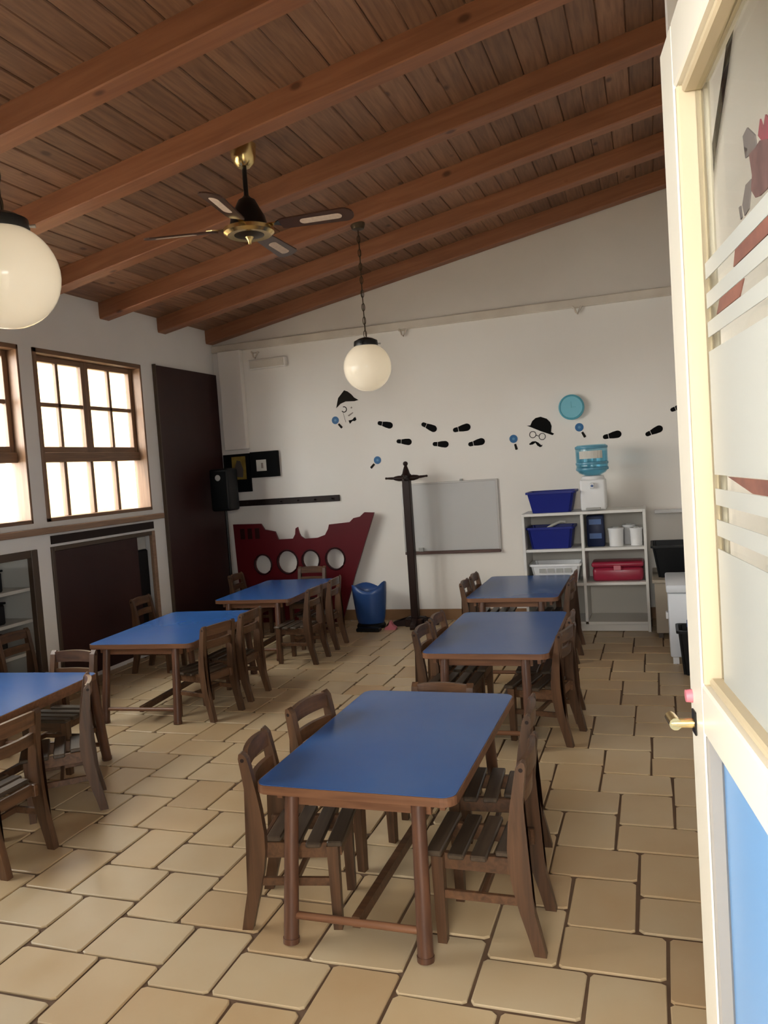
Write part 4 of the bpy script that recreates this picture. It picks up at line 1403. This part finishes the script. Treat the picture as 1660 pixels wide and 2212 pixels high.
# water dispenser standing on the shelf
wd = empty('water_dispenser', (-0.505, 7.03, 1.0245))
tag(wd, 'white water dispenser with a blue bottle on top, standing on the shelf', 'water dispenser')
new_obj('body', box_me('body', 'white_plastic', -0.105, 0.105, -0.10, 0.12, 0.0, 0.265, 0.018, 3), wd)
new_obj('collar', lathe_me('collar', 'white_plastic', [(0.10, 0.262), (0.092, 0.29), (0.06, 0.296), (0.0, 0.296)], 28), wd)
tp = new_obj('tap', box_me('tap', 'white_plastic', -0.018, 0.018, -0.135, -0.10, 0.185, 0.235, 0.006), wd)
new_obj('tap_button', lathe_me('tap_button', 'navy_light', [(0.0, 0.0), (0.011, 0.0), (0.011, 0.008), (0.0, 0.008)], 12), tp, (0, -0.135, 0.21), (R(90), 0, 0))
new_obj('drip_tray', box_me('drip_tray', 'grey_plastic', -0.06, 0.06, -0.15, -0.10, 0.01, 0.025, 0.003), wd)
bt = new_obj('bottle', lathe_me('bottle', 'bottle_glass', [(0.03, 0.285), (0.055, 0.292), (0.11, 0.318), (0.131, 0.345), (0.133, 0.40), (0.127, 0.410), (0.133, 0.42), (0.133, 0.52), (0.128, 0.545), (0.118, 0.556), (0.0, 0.556)], 36), wd)
for zb_ in (0.40, 0.352, 0.535):
    new_obj('bottle_rib', lathe_me('bottle_rib', 'bottle_rib', [(0.1335, zb_ - 0.012), (0.1365, zb_ - 0.006), (0.1365, zb_ + 0.006), (0.1335, zb_ + 0.012)], 36, close_top=False, close_bot=False), bt)
new_obj('water', lathe_me('water', 'water', [(0.0, 0.298), (0.05, 0.300), (0.106, 0.326), (0.125, 0.348), (0.126, 0.50), (0.0, 0.50)], 32), bt)
bm = bmesh.new()
for k in range(8):
    a0, a1 = R(-135 + 11.25 * k), R(-135 + 11.25 * (k + 1))
    vv = [bm.verts.new((0.1342 * math.cos(a), 0.1342 * math.sin(a), z)) for a, z in ((a0, 0.44), (a1, 0.44), (a1, 0.505), (a0, 0.505))]
    bm.faces.new(vv)
lb = new_obj('bottle_label', finish(bm, 'bottle_label', 'paper'), bt)

# ------------------------------------------------------------------ right corner: cabinet, crate, freezer, bin
t = empty('low_cabinet', (0.36, 6.95, 0))
tag(t, 'low beige cabinet in the right back corner beside the white shelf', 'cabinet')
box('body', 'cabinet_beige', -0.045, 0.77, 6.62, 7.30, 0.04, 0.445, t, bev=0.004)
box('top', 'cabinet_beige', -0.06, 0.78, 6.60, 7.32, 0.445, 0.47, t, bev=0.004)
for (a, b_) in ((-0.03, 6.64), (0.72, 6.64), (-0.03, 7.25), (0.72, 7.25)):
    box('leg', 'dark_frame', a, a + 0.035, b_, b_ + 0.035, 0, 0.04, t)
tub('black_crate', 'black_plastic', 0.20, 6.90, 0.4705, 0.42, 0.50, 0.34, 0.42, 0.26, 'black plastic crate on the low beige cabinet by the door', 'crate')
t = empty('chest_freezer', (0.40, 6.10, 0))
tag(t, 'white low freezer partly hidden by the open door', 'freezer')
box('body', 'freezer_white', 0.045, 0.70, 5.80, 6.40, 0.05, 0.50, t, bev=0.012, seg=2)
box('lid', 'freezer_white', 0.035, 0.71, 5.79, 6.41, 0.503, 0.56, t, bev=0.012, seg=2)
box('hinge', 'white_plastic', 0.028, 0.046, 6.20, 6.27, 0.24, 0.29, t, bev=0.004)
for (a, b_) in ((0.06, 5.82), (0.64, 5.82), (0.06, 6.33), (0.64, 6.33)):
    box('leg', 'white_plastic', a, a + 0.04, b_, b_ + 0.04, 0, 0.05, t)
bn = tub('black_bucket', 'black_plastic', 0.22, 5.62, 0.0005, 0.20, 0.25, 0.2, 0.24, 0.30, 'black bucket on the floor in front of the white freezer', 'bucket')
sb = empty('spray_bottle', (0.17, 5.60, 0.0095))
tag(sb, 'dark blue spray bottle sticking out of the black bucket', 'bottle')
new_obj('body', lathe_me('body', 'navy', [(0.032, 0.0), (0.034, 0.22), (0.014, 0.27), (0.014, 0.30)], 16), sb)
new_obj('cap', lathe_me('cap', 'navy_light', [(0.017, 0.30), (0.017, 0.345), (0.0, 0.35)], 12), sb)
lg = box('wall_ledge', 'white_plastic', -0.02, 0.40, 7.30, 7.399, 0.945, 0.975, bev=0.004)
tag(lg, 'narrow white ledge on the back wall between shelf and door', 'wall ledge')
